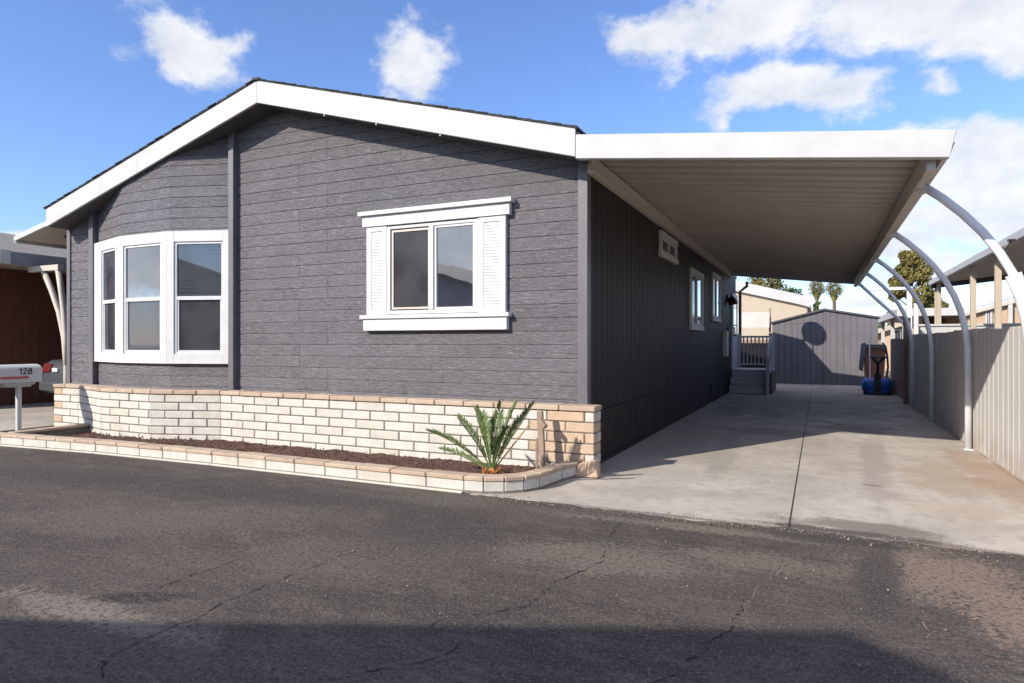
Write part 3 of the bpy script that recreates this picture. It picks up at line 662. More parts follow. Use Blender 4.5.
def frond(tip, bend, mat, leaf=.14, n=42):
    w = MB(); base = PB + Vector((0, 0, .10)); tip = Vector(tip); mid = base.lerp(tip, .5) + Vector(bend)
    P = [(base * (1 - t) ** 2 + mid * 2 * t * (1 - t) + tip * t * t) for t in [k / 16 for k in range(17)]]
    w.tube(P, [.009 - .007 * k / 16 for k in range(17)], 6)
    at = lambda t: (base * (1 - t) ** 2 + mid * 2 * t * (1 - t) + tip * t * t)
    for k in range(n):
        t = .20 + .79 * k / (n - 1); p = at(t); d = (at(min(1, t + .02)) - at(t - .02)).normalized()
        side = d.cross(Vector((0, 0, 1))); side = side.normalized() if side.length > .2 else Vector((1, 0, 0)); side = (side + Vector((0.0, .5, 0)) * .0).normalized(); up = side.cross(d).normalized()
        ll = leaf * min(1, .45 + 2.0 * (t - .2)) * (1 - .55 * max(0, (t - .6) / .4)) * random.uniform(.85, 1.1)
        for s in (-1, 1):
            q = p + (d * random.uniform(.8, .95) + side * s * random.uniform(.45, .62) + up * random.uniform(.15, .32)) * ll
            wd = d.cross((q - p).normalized()).cross((q - p).normalized()).normalized() * .0075
            m_ = p.lerp(q, .5); w.face([p - wd * .6, m_ - wd, q, m_ + wd]); 
    w.build('frond', mat, sago)
for (u, v, yo, bend) in ((428, 428, -1.30, (-.02, 0, .10)), (440, 446, -.95, (-.05, 0, .06)), (458, 414, -1.05, (.02, 0, .05)), (475, 405, -1.32, (-.01, 0, .04)), (482, 410, -.90, (.0, .0, .05)),
                         (501, 401, -1.15, (-.02, 0, .05)), (517, 399, -.98, (-.02, 0, .06)), (534, 401, -1.22, (-.02, 0, .06)), (528, 409, -1.38, (0, 0, .06))):
    frond(onY(u, v, yo), bend, M['leaf_sago'])
frond(onY(531, 420, -1.0), (.05, 0, .06), M['leaf_dry'], .06, 14); frond(onY(508, 424, -1.25), (-.03, 0, .05), M['leaf_sago'], .09)
# wooden stake
st = MB(); A = onY(543, 470, -.52); B = onY(540, 408, -.46); st.bar((A.x, A.y, .03), B, .065, .045, (0, 1, 0)); st.bar(B + Vector((.01, -.03, -.08)), B + Vector((.09, -.06, -.16)), .05, .045); st.bar((A.x - .06, A.y - .02, .08), B + Vector((-.02, -.04, -.28)), .03, .03)
tag(st.build('wooden_stake', M['wood'], None, .006), 'weathered wooden stake leaning on the white block wall beside the sago palm', 'stake')

# ------------------------------------------------------------------ mailbox
mb_ = thing('mailbox', (-8.35, -1.30, 0), 'white mailbox numbered 128 on a white post behind the planter kerb', 'mailbox')
w = MB(); w.box(-8.38, -8.32, -1.20, -1.14, .02, .78); w.build('post', M['white'], mb_, .006)
w = MB(); w.box(-8.50, -8.24, -1.42, -1.0, .782, .815); w.box(-8.46, -8.28, -1.36, -1.03, .75, .78); w.build('bracket', M['white'], mb_, .004)
w = MB(); x0, x1, z0, z1 = -8.54, -8.20, .817, 1.03; prof = [(x0, z0), (x1, z0), (x1, z1 - .02)] + [((x0 + x1) / 2 + (x1 - x0) / 2 * math.cos(R(a)), z1 - .02 + .075 * math.sin(R(a))) for a in range(15, 180, 15)] + [(x0, z1 - .02)]
w.hexa([(x, -1.66, z) for x, z in prof], [(x, -.92, z) for x, z in prof]); w.build('box', M['white'], mb_, .008)
w = MB(); w.bar((-8.193, -1.12, .895), (-8.193, -1.48, .895), .012, .028, (0, 0, 1)); w.build('flag', M['red'], mb_)
nb = MB(Matrix(((0, 0, 0, -8.199), (1, 0, 0, 0), (0, 1, 0, 0), (0, 0, 0, 1))))
def ribbon(pts, wd):            # local (x, y) -> world (Y, Z); a flat raised numeral stroke facing +X
    for a, b in zip(pts, pts[1:]):
        a = Vector((a[0], a[1])); b = Vector((b[0], b[1])); d = (b - a).normalized(); n = Vector((-d.y, d.x)) * wd / 2; a = a - d * wd * .3; b = b + d * wd * .3
        q = [a - n, b - n, b + n, a + n]
        nb.v += [Vector((-8.198, p.x, p.y)) for p in q] + [Vector((-8.194, p.x, p.y)) for p in q]; k = len(nb.v) - 8
        for f_ in ((0, 1, 2, 3), (4, 5, 6, 7), (0, 1, 5, 4), (1, 2, 6, 5), (2, 3, 7, 6), (3, 0, 4, 7)): nb.f.append([k + i for i in f_]); nb.mi.append(0)
# seen from +X, world +Y runs to the right
bz = .945; hh = .085
def dig(ch, y):
    if ch == '1': ribbon([(y, bz + hh * .78), (y + .02, bz + hh), (y + .02, bz)], .013)
    if ch == '2': ribbon([(y, bz + hh * .75), (y + .012, bz + hh * .97), (y + .035, bz + hh * .97), (y + .045, bz + hh * .72), (y, bz), (y + .048, bz)], .013)
    if ch == '8':
        for c, r in ((bz + hh * .27, .025), (bz + hh * .76, .02)): ribbon([(y + .024 + r * math.cos(R(a)), c + r * .95 * math.sin(R(a))) for a in range(0, 361, 40)], .012)
for ch, y in zip('128', (-1.235, -1.185, -1.118)): dig(ch, y)
nb.build('house_number', M['numeral'], mb_)
mb_.location.x -= .11; mb_.location.y += .03

# ------------------------------------------------------------------ carport
cp = thing('carport', (2, 6.5, 0), 'white metal carport with ribbed roof and curved posts beside the dark grey home', 'carport')
CY1 = 12.7; cz = lambda x: 3.455 - .118 * x
w = MB(); y = -.28
while y < CY1:
    e = min(y + .30, CY1)
    prof = [(y, 0), (y + .012, .035), (y + .10, .035), (y + .105, .028), (y + .115, .028), (y + .12, .035), (y + .20, .035), (y + .205, .028), (y + .215, .028), (y + .22, .035), (e - .012, .035), (e, 0)]
    prof = [(min(a, e), b) for a, b in prof]
    for (ya, za), (yb, zb) in zip(prof, prof[1:]):
        w.face([(.01, ya, cz(.01) + za), (3.32, ya, cz(3.32) + za), (3.32, yb, cz(3.32) + zb), (.01, yb, cz(.01) + zb)])
    y += .30
w.hexa([(.01, -.28, cz(.01) + .05), (3.32, -.28, cz(3.32) + .05), (3.32, CY1, cz(3.32) + .05), (.01, CY1, cz(.01) + .05)], [(.01, -.28, cz(.01) + .09), (3.32, -.28, cz(3.32) + .09), (3.32, CY1, cz(3.32) + .09), (.01, CY1, cz(.01) + .09)])
w.build('roof_panel', M['pan'], cp)
fb = lambda x: 3.325 - .1165 * x
for y0, y1 in ((-.372, -.285), (CY1, CY1 + .08)):
    w = MB()
    w.hexa([(.0, y0, fb(0)), (3.28, y0, fb(3.28)), (3.28, y1, fb(3.28)), (.0, y1, fb(0))], [(.0, y0, fb(0) + .25), (3.33, y0, fb(3.33) + .23), (3.33, y1, fb(3.33) + .23), (.0, y1, fb(0) + .25)])
    w.build('fascia', M['white'], cp, .004)
w = MB(); w.hexa([(3.25, -.25, 2.965), (3.29, -.25, 2.965), (3.29, CY1, 2.965), (3.25, CY1, 2.965)], [(3.25, -.25, 3.05), (3.34, -.25, 3.10), (3.34, CY1, 3.10), (3.25, CY1, 3.05)]); w.build('gutter', M['beam'], cp, .004)
w = MB(); w.box(.004, .055, -.02, CY1, 3.285, 3.45); w.box(.004, .09, -.02, CY1, 3.25, 3.284); w.build('ledger', M['beam'], cp, .003)
w = MB(); w.box(3.13, 3.20, -.24, CY1 - .02, 2.88, 3.07); w.build('beam', M['beam'], cp, .004)
APX = [(3.19, 2.92), (3.36, 2.78), (3.53, 2.61), (3.68, 2.43), (3.81, 2.23), (3.91, 2.03), (3.98, 1.83), (4.03, 1.60), (4.06, 1.35), (4.065, 1.0), (4.065, 0)]
for i, y in enumerate((.55, 3.46, 6.52, 9.1, 11.8)):
    w = MB()
    P = [Vector((x, y, z)) for x, z in (APX if i < 4 else [(3.19, 2.92), (3.55, 2.54), (3.95, 2.12), (4.22, 1.84), (4.30, 1.70), (4.31, 1.5), (4.31, 0)])]
    # rectangular tube following the arch
    for a, b in zip(P, P[1:]): pass
    rings = []
    hw, hd = .030, .037
    for k, p in enumerate(P):
        d = (P[min(k + 1, len(P) - 1)] - P[max(k - 1, 0)]).normalized(); nrm = d.cross(Vector((0, 1, 0))).normalized()
        rr = hd
        ring = []
        for q in range(12):
            a = 2 * math.pi * q / 12; ca, sa = math.cos(a), math.sin(a); s_ = 1 / max(abs(ca), abs(sa)) ** .75
            ring.append(w.p(p + Vector((0, 1, 0)) * ca * hw * s_ + nrm * sa * rr * s_))
        rings.append(ring)
    for a, b in zip(rings, rings[1:]):
        for j in range(12): w.f.append([a[j], a[(j + 1) % 12], b[(j + 1) % 12], b[j]]); w.mi.append(0)
    w.f.append(rings[0]); w.mi.append(0); w.f.append(rings[-1]); w.mi.append(0)
    po = w.build('post', M['post'], cp, 0, True)
    if i < 4: f = MB(); f.box(4.015, 4.115, y - .05, y + .05, .004, .016); f.build('foot_plate', M['post'], po)
    f = MB(); f.box(3.115, 3.23, y - .055, y + .055, 2.84, 2.90); f.build('bracket', M['beam'], po, .004)
    if i == 0:
        f = MB(); f.tube([(x, y, z) for x, z in APX[5:]], .066, 12); f.build('sleeve', M['post'], po, smooth=True)
        f = MB(); q = Vector((3.84, y, 2.27)); f.tube([q, q + Vector((.06, 0, .07))], .01, 6); f.tube([q + Vector((.02, -.03, .07)), q + Vector((.08, -.03, .07))], .012, 6); f.build('hook', M['blackmetal'], po)

# ------------------------------------------------------------------ fence on the right
fn = thing('panel_fence', (4.2, 4.5, 0), 'pale grey panel fence of vertical boards running beside the driveway', 'fence')
def fence_run(y0, y1, x, zt, mat, name):
    w = MB(); y = y0
    k = 0
    while y < y1:
        e = min(y + .105, y1); top = zt + .018 * mnoise.noise(Vector((y * .7, 3, 0))) + random.uniform(-.004, .004)
        if int(y / 2.45) % 2: top += .015
        xx = x + .006 * math.sin(y * 1.3) + (.003 if k % 2 else 0)
        w.box(xx, xx + .022, y + .0007, e - .0007, .03, top); y = e; k += 1
    w.box(x + .03, x + .034, y0, y1, .03, zt - .03)
    return w.build(name, mat, fn, .0025)
fence_run(-2.6, 10.5, 4.135, 1.57, M['fence'], 'board_panel')
fence_run(10.62, 14.4, 4.14, 1.5, M['fencebrown'], 'brown_panel')
w = MB(); w.box(4.05, 4.19, 10.5, 10.62, 0, 1.98); w.build('post', M['fencebrown'], fn, .006)
w = MB(); w.box(4.125, 4.20, -2.6, 10.5, -.01, .032); w.build('base_rail', M['concrete'], fn, .006)

# ------------------------------------------------------------------ porch steps
ps = thing('porch_steps', (.5, 13, 0), 'grey wooden porch steps with baluster railing at the side door', 'steps')
for k in range(3):
    z = .215 * (k + 1); y = 12.2 + .30 * k
    w = MB(); w.box(.03, 1.02, y - .02, y + .33, z - .035, z); w.box(.04, 1.0, y, y + .02, z - .215 + .01, z - .037); w.build('step', M['stairgrey'], ps, .004)
w = MB(); w.box(.03, 1.10, 13.12, 14.3, .61, .648); w.box(.04, 1.06, 13.13, 13.16, .02, .608); w.build('landing', M['stairgrey'], ps, .004)
w = MB(); w.hexa([(1.03, 11.95, .01), (1.03, 13.1, .01), (1.03, 13.1, .78), (1.03, 12.95, .78), (1.03, 11.95, .20)], [(1.075, 11.95, .01), (1.075, 13.1, .01), (1.075, 13.1, .78), (1.075, 12.95, .78), (1.075, 11.95, .20)]); w.build('stringer', M['stairgrey'], ps, .004)
w = MB(); w.box(1.09, 1.14, 12.3, 14.3, .01, .60); w.build('base_panel', M['blackmetal'], ps)
def rail_post(x, y, z0, z1): w = MB(); w.box(x - .045, x + .045, y - .045, y + .045, z0, z1); w.build('rail_post', M['stairgrey'], ps, .005)
rail_post(1.05, 13.2, .65, 1.68); rail_post(1.05, 14.25, .65, 1.68); rail_post(.08, 14.25, .65, 1.68); rail_post(1.05, 11.98, .0, 1.05)
w = MB(); w.box(.12, 1.005, 14.215, 14.285, 1.56, 1.62); w.box(.12, 1.005, 14.225, 14.275, .73, .78); w.box(1.02, 1.08, 13.245, 14.205, 1.56, 1.62); w.box(1.025, 1.075, 13.245, 14.205, .73, .78); w.bar((1.05, 12.0, 1.0), (1.05, 13.16, 1.6), .06, .06); w.bar((1.05, 12.0, .33), (1.05, 13.16, .88), .05, .05); w.build('handrail', M['stairgrey'], ps, .004)
for k in range(7): w = MB(); x = .22 + .11 * k; w.box(x - .02, x + .02, 14.235, 14.265, .775, 1.565); w.build('baluster', M['stairgrey'], ps)
for k in range(7): w = MB(); y = 13.36 + .115 * k; w.box(1.035, 1.065, y - .02, y + .02, .775, 1.565); w.build('baluster', M['stairgrey'], ps)
for k in range(9): w = MB(); y = 12.12 + .115 * k; zz = 1.0 + (y - 12.0) * .517; zl = .33 + (y - 12.0) * .474; w.box(1.035, 1.065, y - .02, y + .02, zl, zz); w.build('baluster', M['stairgrey'], ps)

# ------------------------------------------------------------------ shed
sh = thing('shed', (2.45, 19, 0), 'grey vertical-panel shed with low gable roof across the end of the driveway', 'shed')
sx0, sx1, srx, SY = .84, 4.04, 2.46, 17.5; szl, szr, szk = 2.08, 2.21, 2.50
top = lambda x: szk - (szk - szl) * (srx - x) / (srx - sx0) if x < srx else szk - (szk - szr) * (x - srx) / (sx1 - srx)
w = MB(); x = sx0
while x < sx1:
    e = min(x + .195, sx1)
    w.face([(x + .012, SY, .02), (e, SY, .02), (e, SY, top(e)), (x + .012, SY, top(x + .012))]); w.face([(x, SY + .012, .02), (x + .012, SY, .02), (x + .012, SY, top(x)), (x, SY + .012, top(x))]); x += .2
w.hexa([(sx0, SY + .014, 0), (sx1, SY + .014, 0), (sx1, 21, 0), (sx0, 21, 0)], [(sx0, SY + .014, szl - .05), (sx1, SY + .014, szr - .05), (sx1, 21, szr - .05), (sx0, 21, szl - .05)])
w.hexa([(sx0, SY + .014, szl - .05), (sx1, SY + .014, szr - .05), (srx, SY + .014, szk - .02)], [(sx0, 21, szl - .05), (sx1, 21, szr - .05), (srx, 21, szk - .02)]); w.build('wall', M['shedwall'], sh)
w = MB()
for a, b in ((sx0 - .06, srx), (srx, sx1 + .06)):
    ta, tb = top(a), top(b); w.hexa([(a, SY - .08, ta), (b, SY - .08, tb), (b, 21.1, tb), (a, 21.1, ta)], [(a, SY - .08, ta + .06), (b, SY - .08, tb + .06), (b, 21.1, tb + .06), (a, 21.1, ta + .06)])
w.build('roof', M['soffit'], sh)
w = MB()
for q in ((1.45, 1.48, .05, 2.10), (2.36, 2.39, .05, 2.10), (1.48, 2.36, 2.07, 2.10)): w.box(q[0], q[1], SY - .012, SY + .002, q[2], q[3])
w.build('door_frame', M['shedwall'], sh)
w = MB(); w.box(2.46, 2.51, SY - .02, SY + .002, .02, 2.45); w.build('batten', M['shedwall'], sh)

# ------------------------------------------------------------------ bin, blue tank, broom
bn = thing('refuse_cart', (3.80, 15.5, 0), 'brown wheeled refuse cart with dark lid beside the shed', 'bin')
w = MB(); w.hexa([(3.58, 15.3, .08), (4.02, 15.3, .08), (4.02, 15.8, .08), (3.58, 15.8, .08)], [(3.50, 15.15, 1.24), (4.08, 15.15, 1.24), (4.08, 15.9, 1.24), (3.50, 15.9, 1.24)]); w.box(3.48, 4.10, 15.13, 15.92, 1.18, 1.23); w.build('body', M['brown'], bn, .02, seg=2)
w = MB(); w.hexa([(3.47, 15.10, 1.245), (4.11, 15.10, 1.245), (4.11, 15.94, 1.245), (3.47, 15.94, 1.245)], [(3.56, 15.2, 1.36), (4.02, 15.2, 1.36), (4.02, 15.85, 1.36), (3.56, 15.85, 1.36)]); w.tube([(3.6, 15.98, 1.26), (3.98, 15.98, 1.26)], .022, 8); w.build('lid', M['black'], bn, .015, seg=2)
for x in (3.54, 4.06): w = MB(); w.tube([(x - .035, 15.8, .12), (x + .035, 15.8, .12)], .12, 16); w.build('wheel', M['rubber'], bn)
jk = MB(); jk.hexa([(3.36, 15.05, .62), (3.47, 15.02, .55), (3.47, 15.5, .6), (3.38, 15.5, .65)], [(3.46, 15.06, 1.385), (3.56, 15.06, 1.42), (3.56, 15.6, 1.42), (3.45, 15.6, 1.385)])
tag(jk.build('cloth', M['greycloth'], None, .03, True, 2), 'dark grey cloth draped over the left side of the brown refuse cart', 'cloth')
ho = MB(); ho.tube([(3.98, 15.0, 1.40), (4.04, 14.9, 1.30), (4.08, 14.85, 1.05), (4.10, 14.82, .7), (4.06, 14.8, .4), (4.0, 14.75, .03), (3.9, 14.7, .02)], .03, 8)
tag(ho.build('hose', M['black'], None, 0, True), 'black hose hanging down beside the brown refuse cart', 'hose')
bt = thing('blue_tank', (3.70, 13.45, 0), 'low blue wheeled tank with black handle in front of the brown refuse cart', 'tank')
w = MB(); w.tube([(3.36, 13.45, .25), (3.40, 13.45, .25), (3.46, 13.45, .25), (3.98, 13.45, .25), (4.04, 13.45, .25), (4.07, 13.45, .25)], [.12, .18, .205, .205, .18, .12], 20); w.box(3.42, 4.02, 13.25, 13.65, .03, .14); w.build('tank_body', M['blue'], bt, 0, True)
w = MB(); w.box(3.64, 3.80, 13.17, 13.24, .03, .58); w.tube([(3.72, 13.2, .55), (3.72, 13.16, .85), (3.60, 13.15, 1.0)], .035, 8); w.tube([(3.72, 13.16, .85), (3.86, 13.15, 1.0)], .035, 8); w.tube([(3.54, 13.15, 1.02), (3.92, 13.15, 1.02)], .028, 8); w.build('handle', M['black'], bt)
for x in (3.42, 4.02): w = MB(); w.tube([(x - .03, 13.3, .10), (x + .03, 13.3, .10)], .10, 16); w.build('wheel', M['rubber'], bt)
w = MB(); w.tube([(4.12, 13.4, .02), (4.12, 13.4, .36)], .075, 12); w.tube([(4.12, 13.4, .36), (4.12, 13.4, .42)], .03, 8); tag(w.build('canister', M['greycloth'], None), 'small grey canister standing beside the blue tank', 'canister')
w = MB(); w.tube([(3.63, 14.55, .1), (3.64, 14.98, 1.46)], .016, 8); br_ = w.build('broom', M['post'], None); tag(br_, 'broom with thin white handle leaning on the brown refuse cart', 'broom')
w = MB(); w.hexa([(3.48, 14.5, .012), (3.78, 14.5, .012), (3.78, 14.58, .012), (3.48, 14.58, .012)], [(3.53, 14.52, .12), (3.73, 14.52, .12), (3.73, 14.57, .12), (3.53, 14.57, .12)]); w.build('brush', M['black'], br_)

# ------------------------------------------------------------------ left neighbour: house, carport, car
def gable_house(name, label, x0, x1, y0, y1, eave, ridge, wallm, roofm, fascm, rx=None, over=.3, group=None, fh=.22):
    rx = (x0 + x1) / 2 if rx is None else rx
    t = thing(name, ((x0 + x1) / 2, (y0 + y1) / 2, 0), label, 'house', group)
    w = MB(); w.hexa([(x0, y0, 0), (x1, y0, 0), (x1, y1, 0), (x0, y1, 0)], [(x0, y0, eave), (x1, y0, eave), (x1, y1, eave), (x0, y1, eave)])
    w.hexa([(x0, y0, eave), (x1, y0, eave), (rx, y0, ridge)], [(x0, y1, eave), (x1, y1, eave), (rx, y1, ridge)]); w.build('wall', wallm, t)
    w = MB(); f = MB()
    for a, s in ((x0, -1), (x1, 1)):
        k = (ridge - eave) / abs(rx - a); ax = a + s * over; az = eave - k * over
        w.hexa([(ax, y0 - over, az + .02), (rx, y0 - over, ridge + .02), (rx, y1 + over, ridge + .02), (ax, y1 + over, az + .02)], [(ax, y0 - over, az + .02 + fh * .6), (rx, y0 - over, ridge + .02 + fh * .6), (rx, y1 + over, ridge + .02 + fh * .6), (ax, y1 + over, az + .02 + fh * .6)])
        f.hexa([(ax, y0 - over - .04, az - .04), (rx, y0 - over - .04, ridge - .04), (rx, y0 - over - .002, ridge - .04), (ax, y0 - over - .002, az - .04)], [(ax, y0 - over - .04, az - .04 + fh), (rx, y0 - over - .04, ridge - .04 + fh), (rx, y0 - over - .002, ridge - .04 + fh), (ax, y0 - over - .002, az - .04 + fh)])
    w.build('roof', roofm, t); f.build('fascia', fascm, t); return t
def simple_window(parent, x0, x1, z0, z1, y, glass='glassmid', b=.09):
    w = MB()
    w.box(x0 - b, x0, y - .05, y, z0 - b, z1 + b); w.box(x1, x1 + b, y - .05, y, z0 - b, z1 + b); w.box(x0, x1, y - .05, y, z1, z1 + b); w.box(x0, x1, y - .05, y, z0 - b, z0); w.box((x0 + x1) / 2 - .01, (x0 + x1) / 2 + .01, y - .04, y, z0, z1)
    o = w.build('window', M['white'], parent); p = MB(); p.box(x0, x1, y - .015, y - .005, z0, z1); p.build('pane', M[glass], o)
nl = gable_house('brown_house', 'dark brown house with tan shingle roof left of the home', -21.5, -14.2, -.6, 16, 3.15, 4.25, M['darkbrown'], M['tanshingle'], M['white'], over=.35)
w = MB()
y = -.5
while y < 16: w.box(-14.205, -14.18, y, y + .02, 0, 3.1); y += .2
w.build('batten', M['darkbrown'], nl)
lc = thing('neighbour_carport', (-12.3, 6, 0), 'grey-edged carport with curved cream posts in front of the brown house', 'carport')
w = MB(); w.hexa([(-14.15, -.2, 3.06), (-10.75, -.2, 2.93), (-10.75, 14, 2.93), (-14.15, 14, 3.06)], [(-14.15, -.2, 3.12), (-10.75, -.2, 2.99), (-10.75, 14, 2.99), (-14.15, 14, 3.12)]); w.build('roof_panel', M['beam'], lc)
w = MB(); w.box(-10.75, -10.70, -.08, 14, 2.80, 3.03); w.build('fascia', M['lead'], lc, .004)
w = MB(); w.hexa([(-14.15, -.26, 2.93), (-10.68, -.26, 2.80), (-10.68, -.2, 2.80), (-14.15, -.2, 2.93)], [(-14.15, -.26, 3.18), (-10.68, -.26, 3.05), (-10.68, -.2, 3.05), (-14.15, -.2, 3.18)]); w.box(-10.75, -10.68, -.2, -.085, 2.80, 3.05); w.build('front_fascia', M['white'], lc, .004)
for y in (.33, 4.0, 8.0):
    for xt, off_ in ((-10.45, 0), (-10.02, .0)):
        w = MB(); P = [Vector((xt, y, 2.70)), Vector((xt + (-9.78 - xt) * .35, y, 2.35)), Vector((xt + (-9.78 - xt) * .68, y, 1.95)), Vector((xt + (-9.78 - xt) * .9, y, 1.5)), Vector((-9.78, y, 1.0)), Vector((-9.78, y, 0))]
        if off_ == 0 and xt > -10.2: P = P[:-1]
        w.tube(P, .05, 10); w.build('post', M['beam'], lc, 0, True)
    w = MB(); w.box(-10.85, -9.95, y - .05, y + .05, 2.70, 2.80); w.build('bracket', M['beam'], lc, .004)
car = thing('parked_car', (-11.65, 3.7, 0), 'silver-grey car parked under the carport of the brown house', 'car')
prof = [(1.50, .36), (1.45, .55), (1.47, .80), (1.53, .98), (1.62, 1.04), (2.10, 1.07), (2.75, 1.47), (3.3, 1.53), (4.0, 1.50), (4.7, 1.10), (5.6, .98), (5.85, .80), (5.9, .5), (5.85, .30), (5.2, .24), (2.1, .24)]
w = MB(); cxm = -11.65
def cw(z): return .88 if z < .95 else .88 - (z - .95) * .42
A_ = [w.p((cxm - cw(z), y, z)) for y, z in prof]; B_ = [w.p((cxm + cw(z), y, z)) for y, z in prof]
w.f.append(A_); w.mi.append(0); w.f.append(B_[::-1]); w.mi.append(0)
for k in range(len(prof)): w.f.append([A_[k], A_[(k + 1) % len(prof)], B_[(k + 1) % len(prof)], B_[k]]); w.mi.append(0)
w.build('body', M['carpaint'], car, .05, True, 3)
w = MB(); w.hexa([(cxm - .68, 2.14, 1.10), (cxm + .68, 2.14, 1.10), (cxm + .60, 2.72, 1.46), (cxm - .60, 2.72, 1.46)], [(cxm - .68, 2.12, 1.115), (cxm + .68, 2.12, 1.115), (cxm + .60, 2.70, 1.475), (cxm - .60, 2.70, 1.475)]); w.build('rear_window', M['glass'], car)
for s in (-1, 1):
    w = MB(); w.box(cxm + s * .87 - .02, cxm + s * .87 + .02, 2.5, 4.3, 1.02, 1.36); w.build('side_window', M['glass'], car)
    w = MB(); w.hexa([(cxm + s * .60, 1.435, .80), (cxm + s * .89, 1.44, .78), (cxm + s * .89, 1.60, .80), (cxm + s * .60, 1.6, .80)], [(cxm + s * .58, 1.50, .96), (cxm + s * .87, 1.50, .98), (cxm + s * .87, 1.66, .99), (cxm + s * .58, 1.6, .97)]); w.build('tail_light', M['redlens'], car, .01)
    w = MB(); w.box(cxm + s * .40 - .09, cxm + s * .40 + .09, 1.43, 1.50, .80, .88); w.build('reverse_light', M['whitelens'], car, .01)
    for y in (2.35, 5.0): w = MB(); w.tube([(cxm + s * .78 - .1, y, .32), (cxm + s * .78 + .1, y, .32)], .32, 24); w.build('wheel', M['rubber'], car)
w = MB(); w.box(cxm - .9, cxm + .9, 1.40, 1.62, .40, .60); w.build('bumper', M['carpaint'], car, .04, False, 3)

# ------------------------------------------------------------------ right neighbour
rc = thing('flat_carport', (7, 5, 0), 'cream flat carport on square posts beyond the pale grey fence', 'carport')
w = MB(); w.hexa([(4.92, -1, 2.92), (9.5, -1, 3.42), (9.5, 12.99, 3.42), (4.92, 12.99, 2.92)], [(4.92, -1, 3.0), (9.5, -1, 3.5), (9.5, 12.99, 3.5), (4.92, 12.99, 3.0)])
y = -.9
while y < 12.89: w.hexa([(4.95, y, 2.90), (9.5, y, 3.40), (9.5, y + .03, 3.40), (4.95, y + .03, 2.90)], [(4.95, y, 2.925), (9.5, y, 3.425), (9.5, y + .03, 3.425), (4.95, y + .03, 2.925)]); y += .3
w.build('roof_panel', M['pan'], rc)
w = MB(); w.box(4.86, 4.915, -1, 13.01, 2.88, 3.0); w.build('fascia', M['white'], rc, .004)
w = MB(); w.hexa([(4.92, 13.00, 2.80), (9.5, 13.00, 3.28), (9.5, 13.05, 3.28), (4.92, 13.05, 2.80)], [(4.92, 13.00, 2.95), (9.5, 13.00, 3.45), (9.5, 13.05, 3.45), (4.92, 13.05, 2.95)]); w.build('rear_beam', M['blackmetal'], rc)
for y in (6.68, 8.66, 13.05, 12.69): w = MB(); w.box(4.995, 5.085, y - .045, y + .045, 0, 2.90); w.build('post', M['beige'], rc, .006)
th_ = gable_house('tan_house', 'tan house with low gable roof behind the flat carport', 6.22, 16.10, 16, 27, 2.25, 3.72, M['tan'], M['paleroof'], M['beam'], over=.12, fh=.09)
simple_window(th_, 6.67, 6.74, 1.92, 2.43, 16, b=.05)
w = MB(); w.box(7.14, 7.24, 15.85, 15.95, 0, 2.70); w.build('porch_post', M['white'], th_)
fcp = thing('long_carport', (6.5, 22, 0), 'white-edged long carport with dark space below, far beyond the fence', 'carport')
w = MB(); w.box(4.6, 8.5, 17, 27, 2.30, 2.36); w.build('roof_panel', M['pan'], fcp)
w = MB(); w.box(4.55, 8.5, 16.94, 17, 2.24, 2.48); w.box(4.53, 4.6, 17, 27, 2.24, 2.48); w.build('fascia', M['white'], fcp, .005)
w = MB(); w.box(5.6, 8.4, 20, 20.1, 0, 2.30); w.build('back_wall', M['darkbrown'], fcp)
for y in (17.2, 21, 25): w = MB(); w.box(4.7, 4.82, y, y + .12, 0, 2.3); w.build('post', M['white'], fcp)
w = MB(); w.box(4.5, 8.2, 11.5, 11.62, 0, 1.80); w.box(4.46, 8.2, 11.46, 11.66, 1.80, 1.85)
tag(w.build('garden_wall', M['white'], None, .006), 'low white garden wall just beyond the grey fence', 'wall')
pk2 = gable_house('peach_house', 'small pale peach house far behind the brown fence panels', 5.2, 9.5, 31, 38, 2.0, 2.75, M['tan'], M['paleroof'], M['beige'])
simple_window(pk2, 5.75, 6.25, 1.55, 2.0, 31)
# T-shaped white pole
tp = MB(); tp.box(4.42, 4.54, 13.4, 13.52, 0, 2.9); tp.box(3.5, 4.56, 13.42, 13.50, 2.82, 2.90); tp.box(4.58, 4.68, 13.38, 13.52, 0, 2.45)
tag(tp.build('line_pole', M['post'], None, .006), 'white square pole with a crossarm behind the end of the fence', 'pole')
# beige house behind the shed
w = MB(); w.box(-6, .70, 19.6, 19.66, 0, 1.36); w.box(-6, .70, 19.58, 19.68, 1.36, 1.40); tag(w.build('dark_backdrop', simple('dark_backdrop_finish', (.02, .018, .02), .95, .2, 4, 0, .1), None, .005), 'dark panel filling the dark gap behind the balusters of the porch steps', 'fence')  # dark panel added behind the railing to fill the dark gap
bh = gable_house('beige_house', 'beige house with broad white rake board behind the shed', -9.5, 1.75, 30, 42, 3.3, 5.0, M['beige'], M['paleroof'], M['white'], rx=-4.0, over=.15)
w = MB(); w.hexa([(-9.5, 29.78, 3.1), (-4, 29.78, 4.75), (1.9, 29.78, 2.98 + .28), (1.9, 29.78, 3.75), (-4, 29.78, 5.35), (-9.5, 29.78, 3.6)], [(-9.5, 29.84, 3.1), (-4, 29.84, 4.75), (1.9, 29.84, 2.98 + .28), (1.9, 29.84, 3.75), (-4, 29.84, 5.35), (-9.5, 29.84, 3.6)]); w.build('rake_board', M['white'], bh)
wa = thing('window_awning', (-.2, 22, 2), 'flat beige awning panel on a porch behind the steps', 'awning')
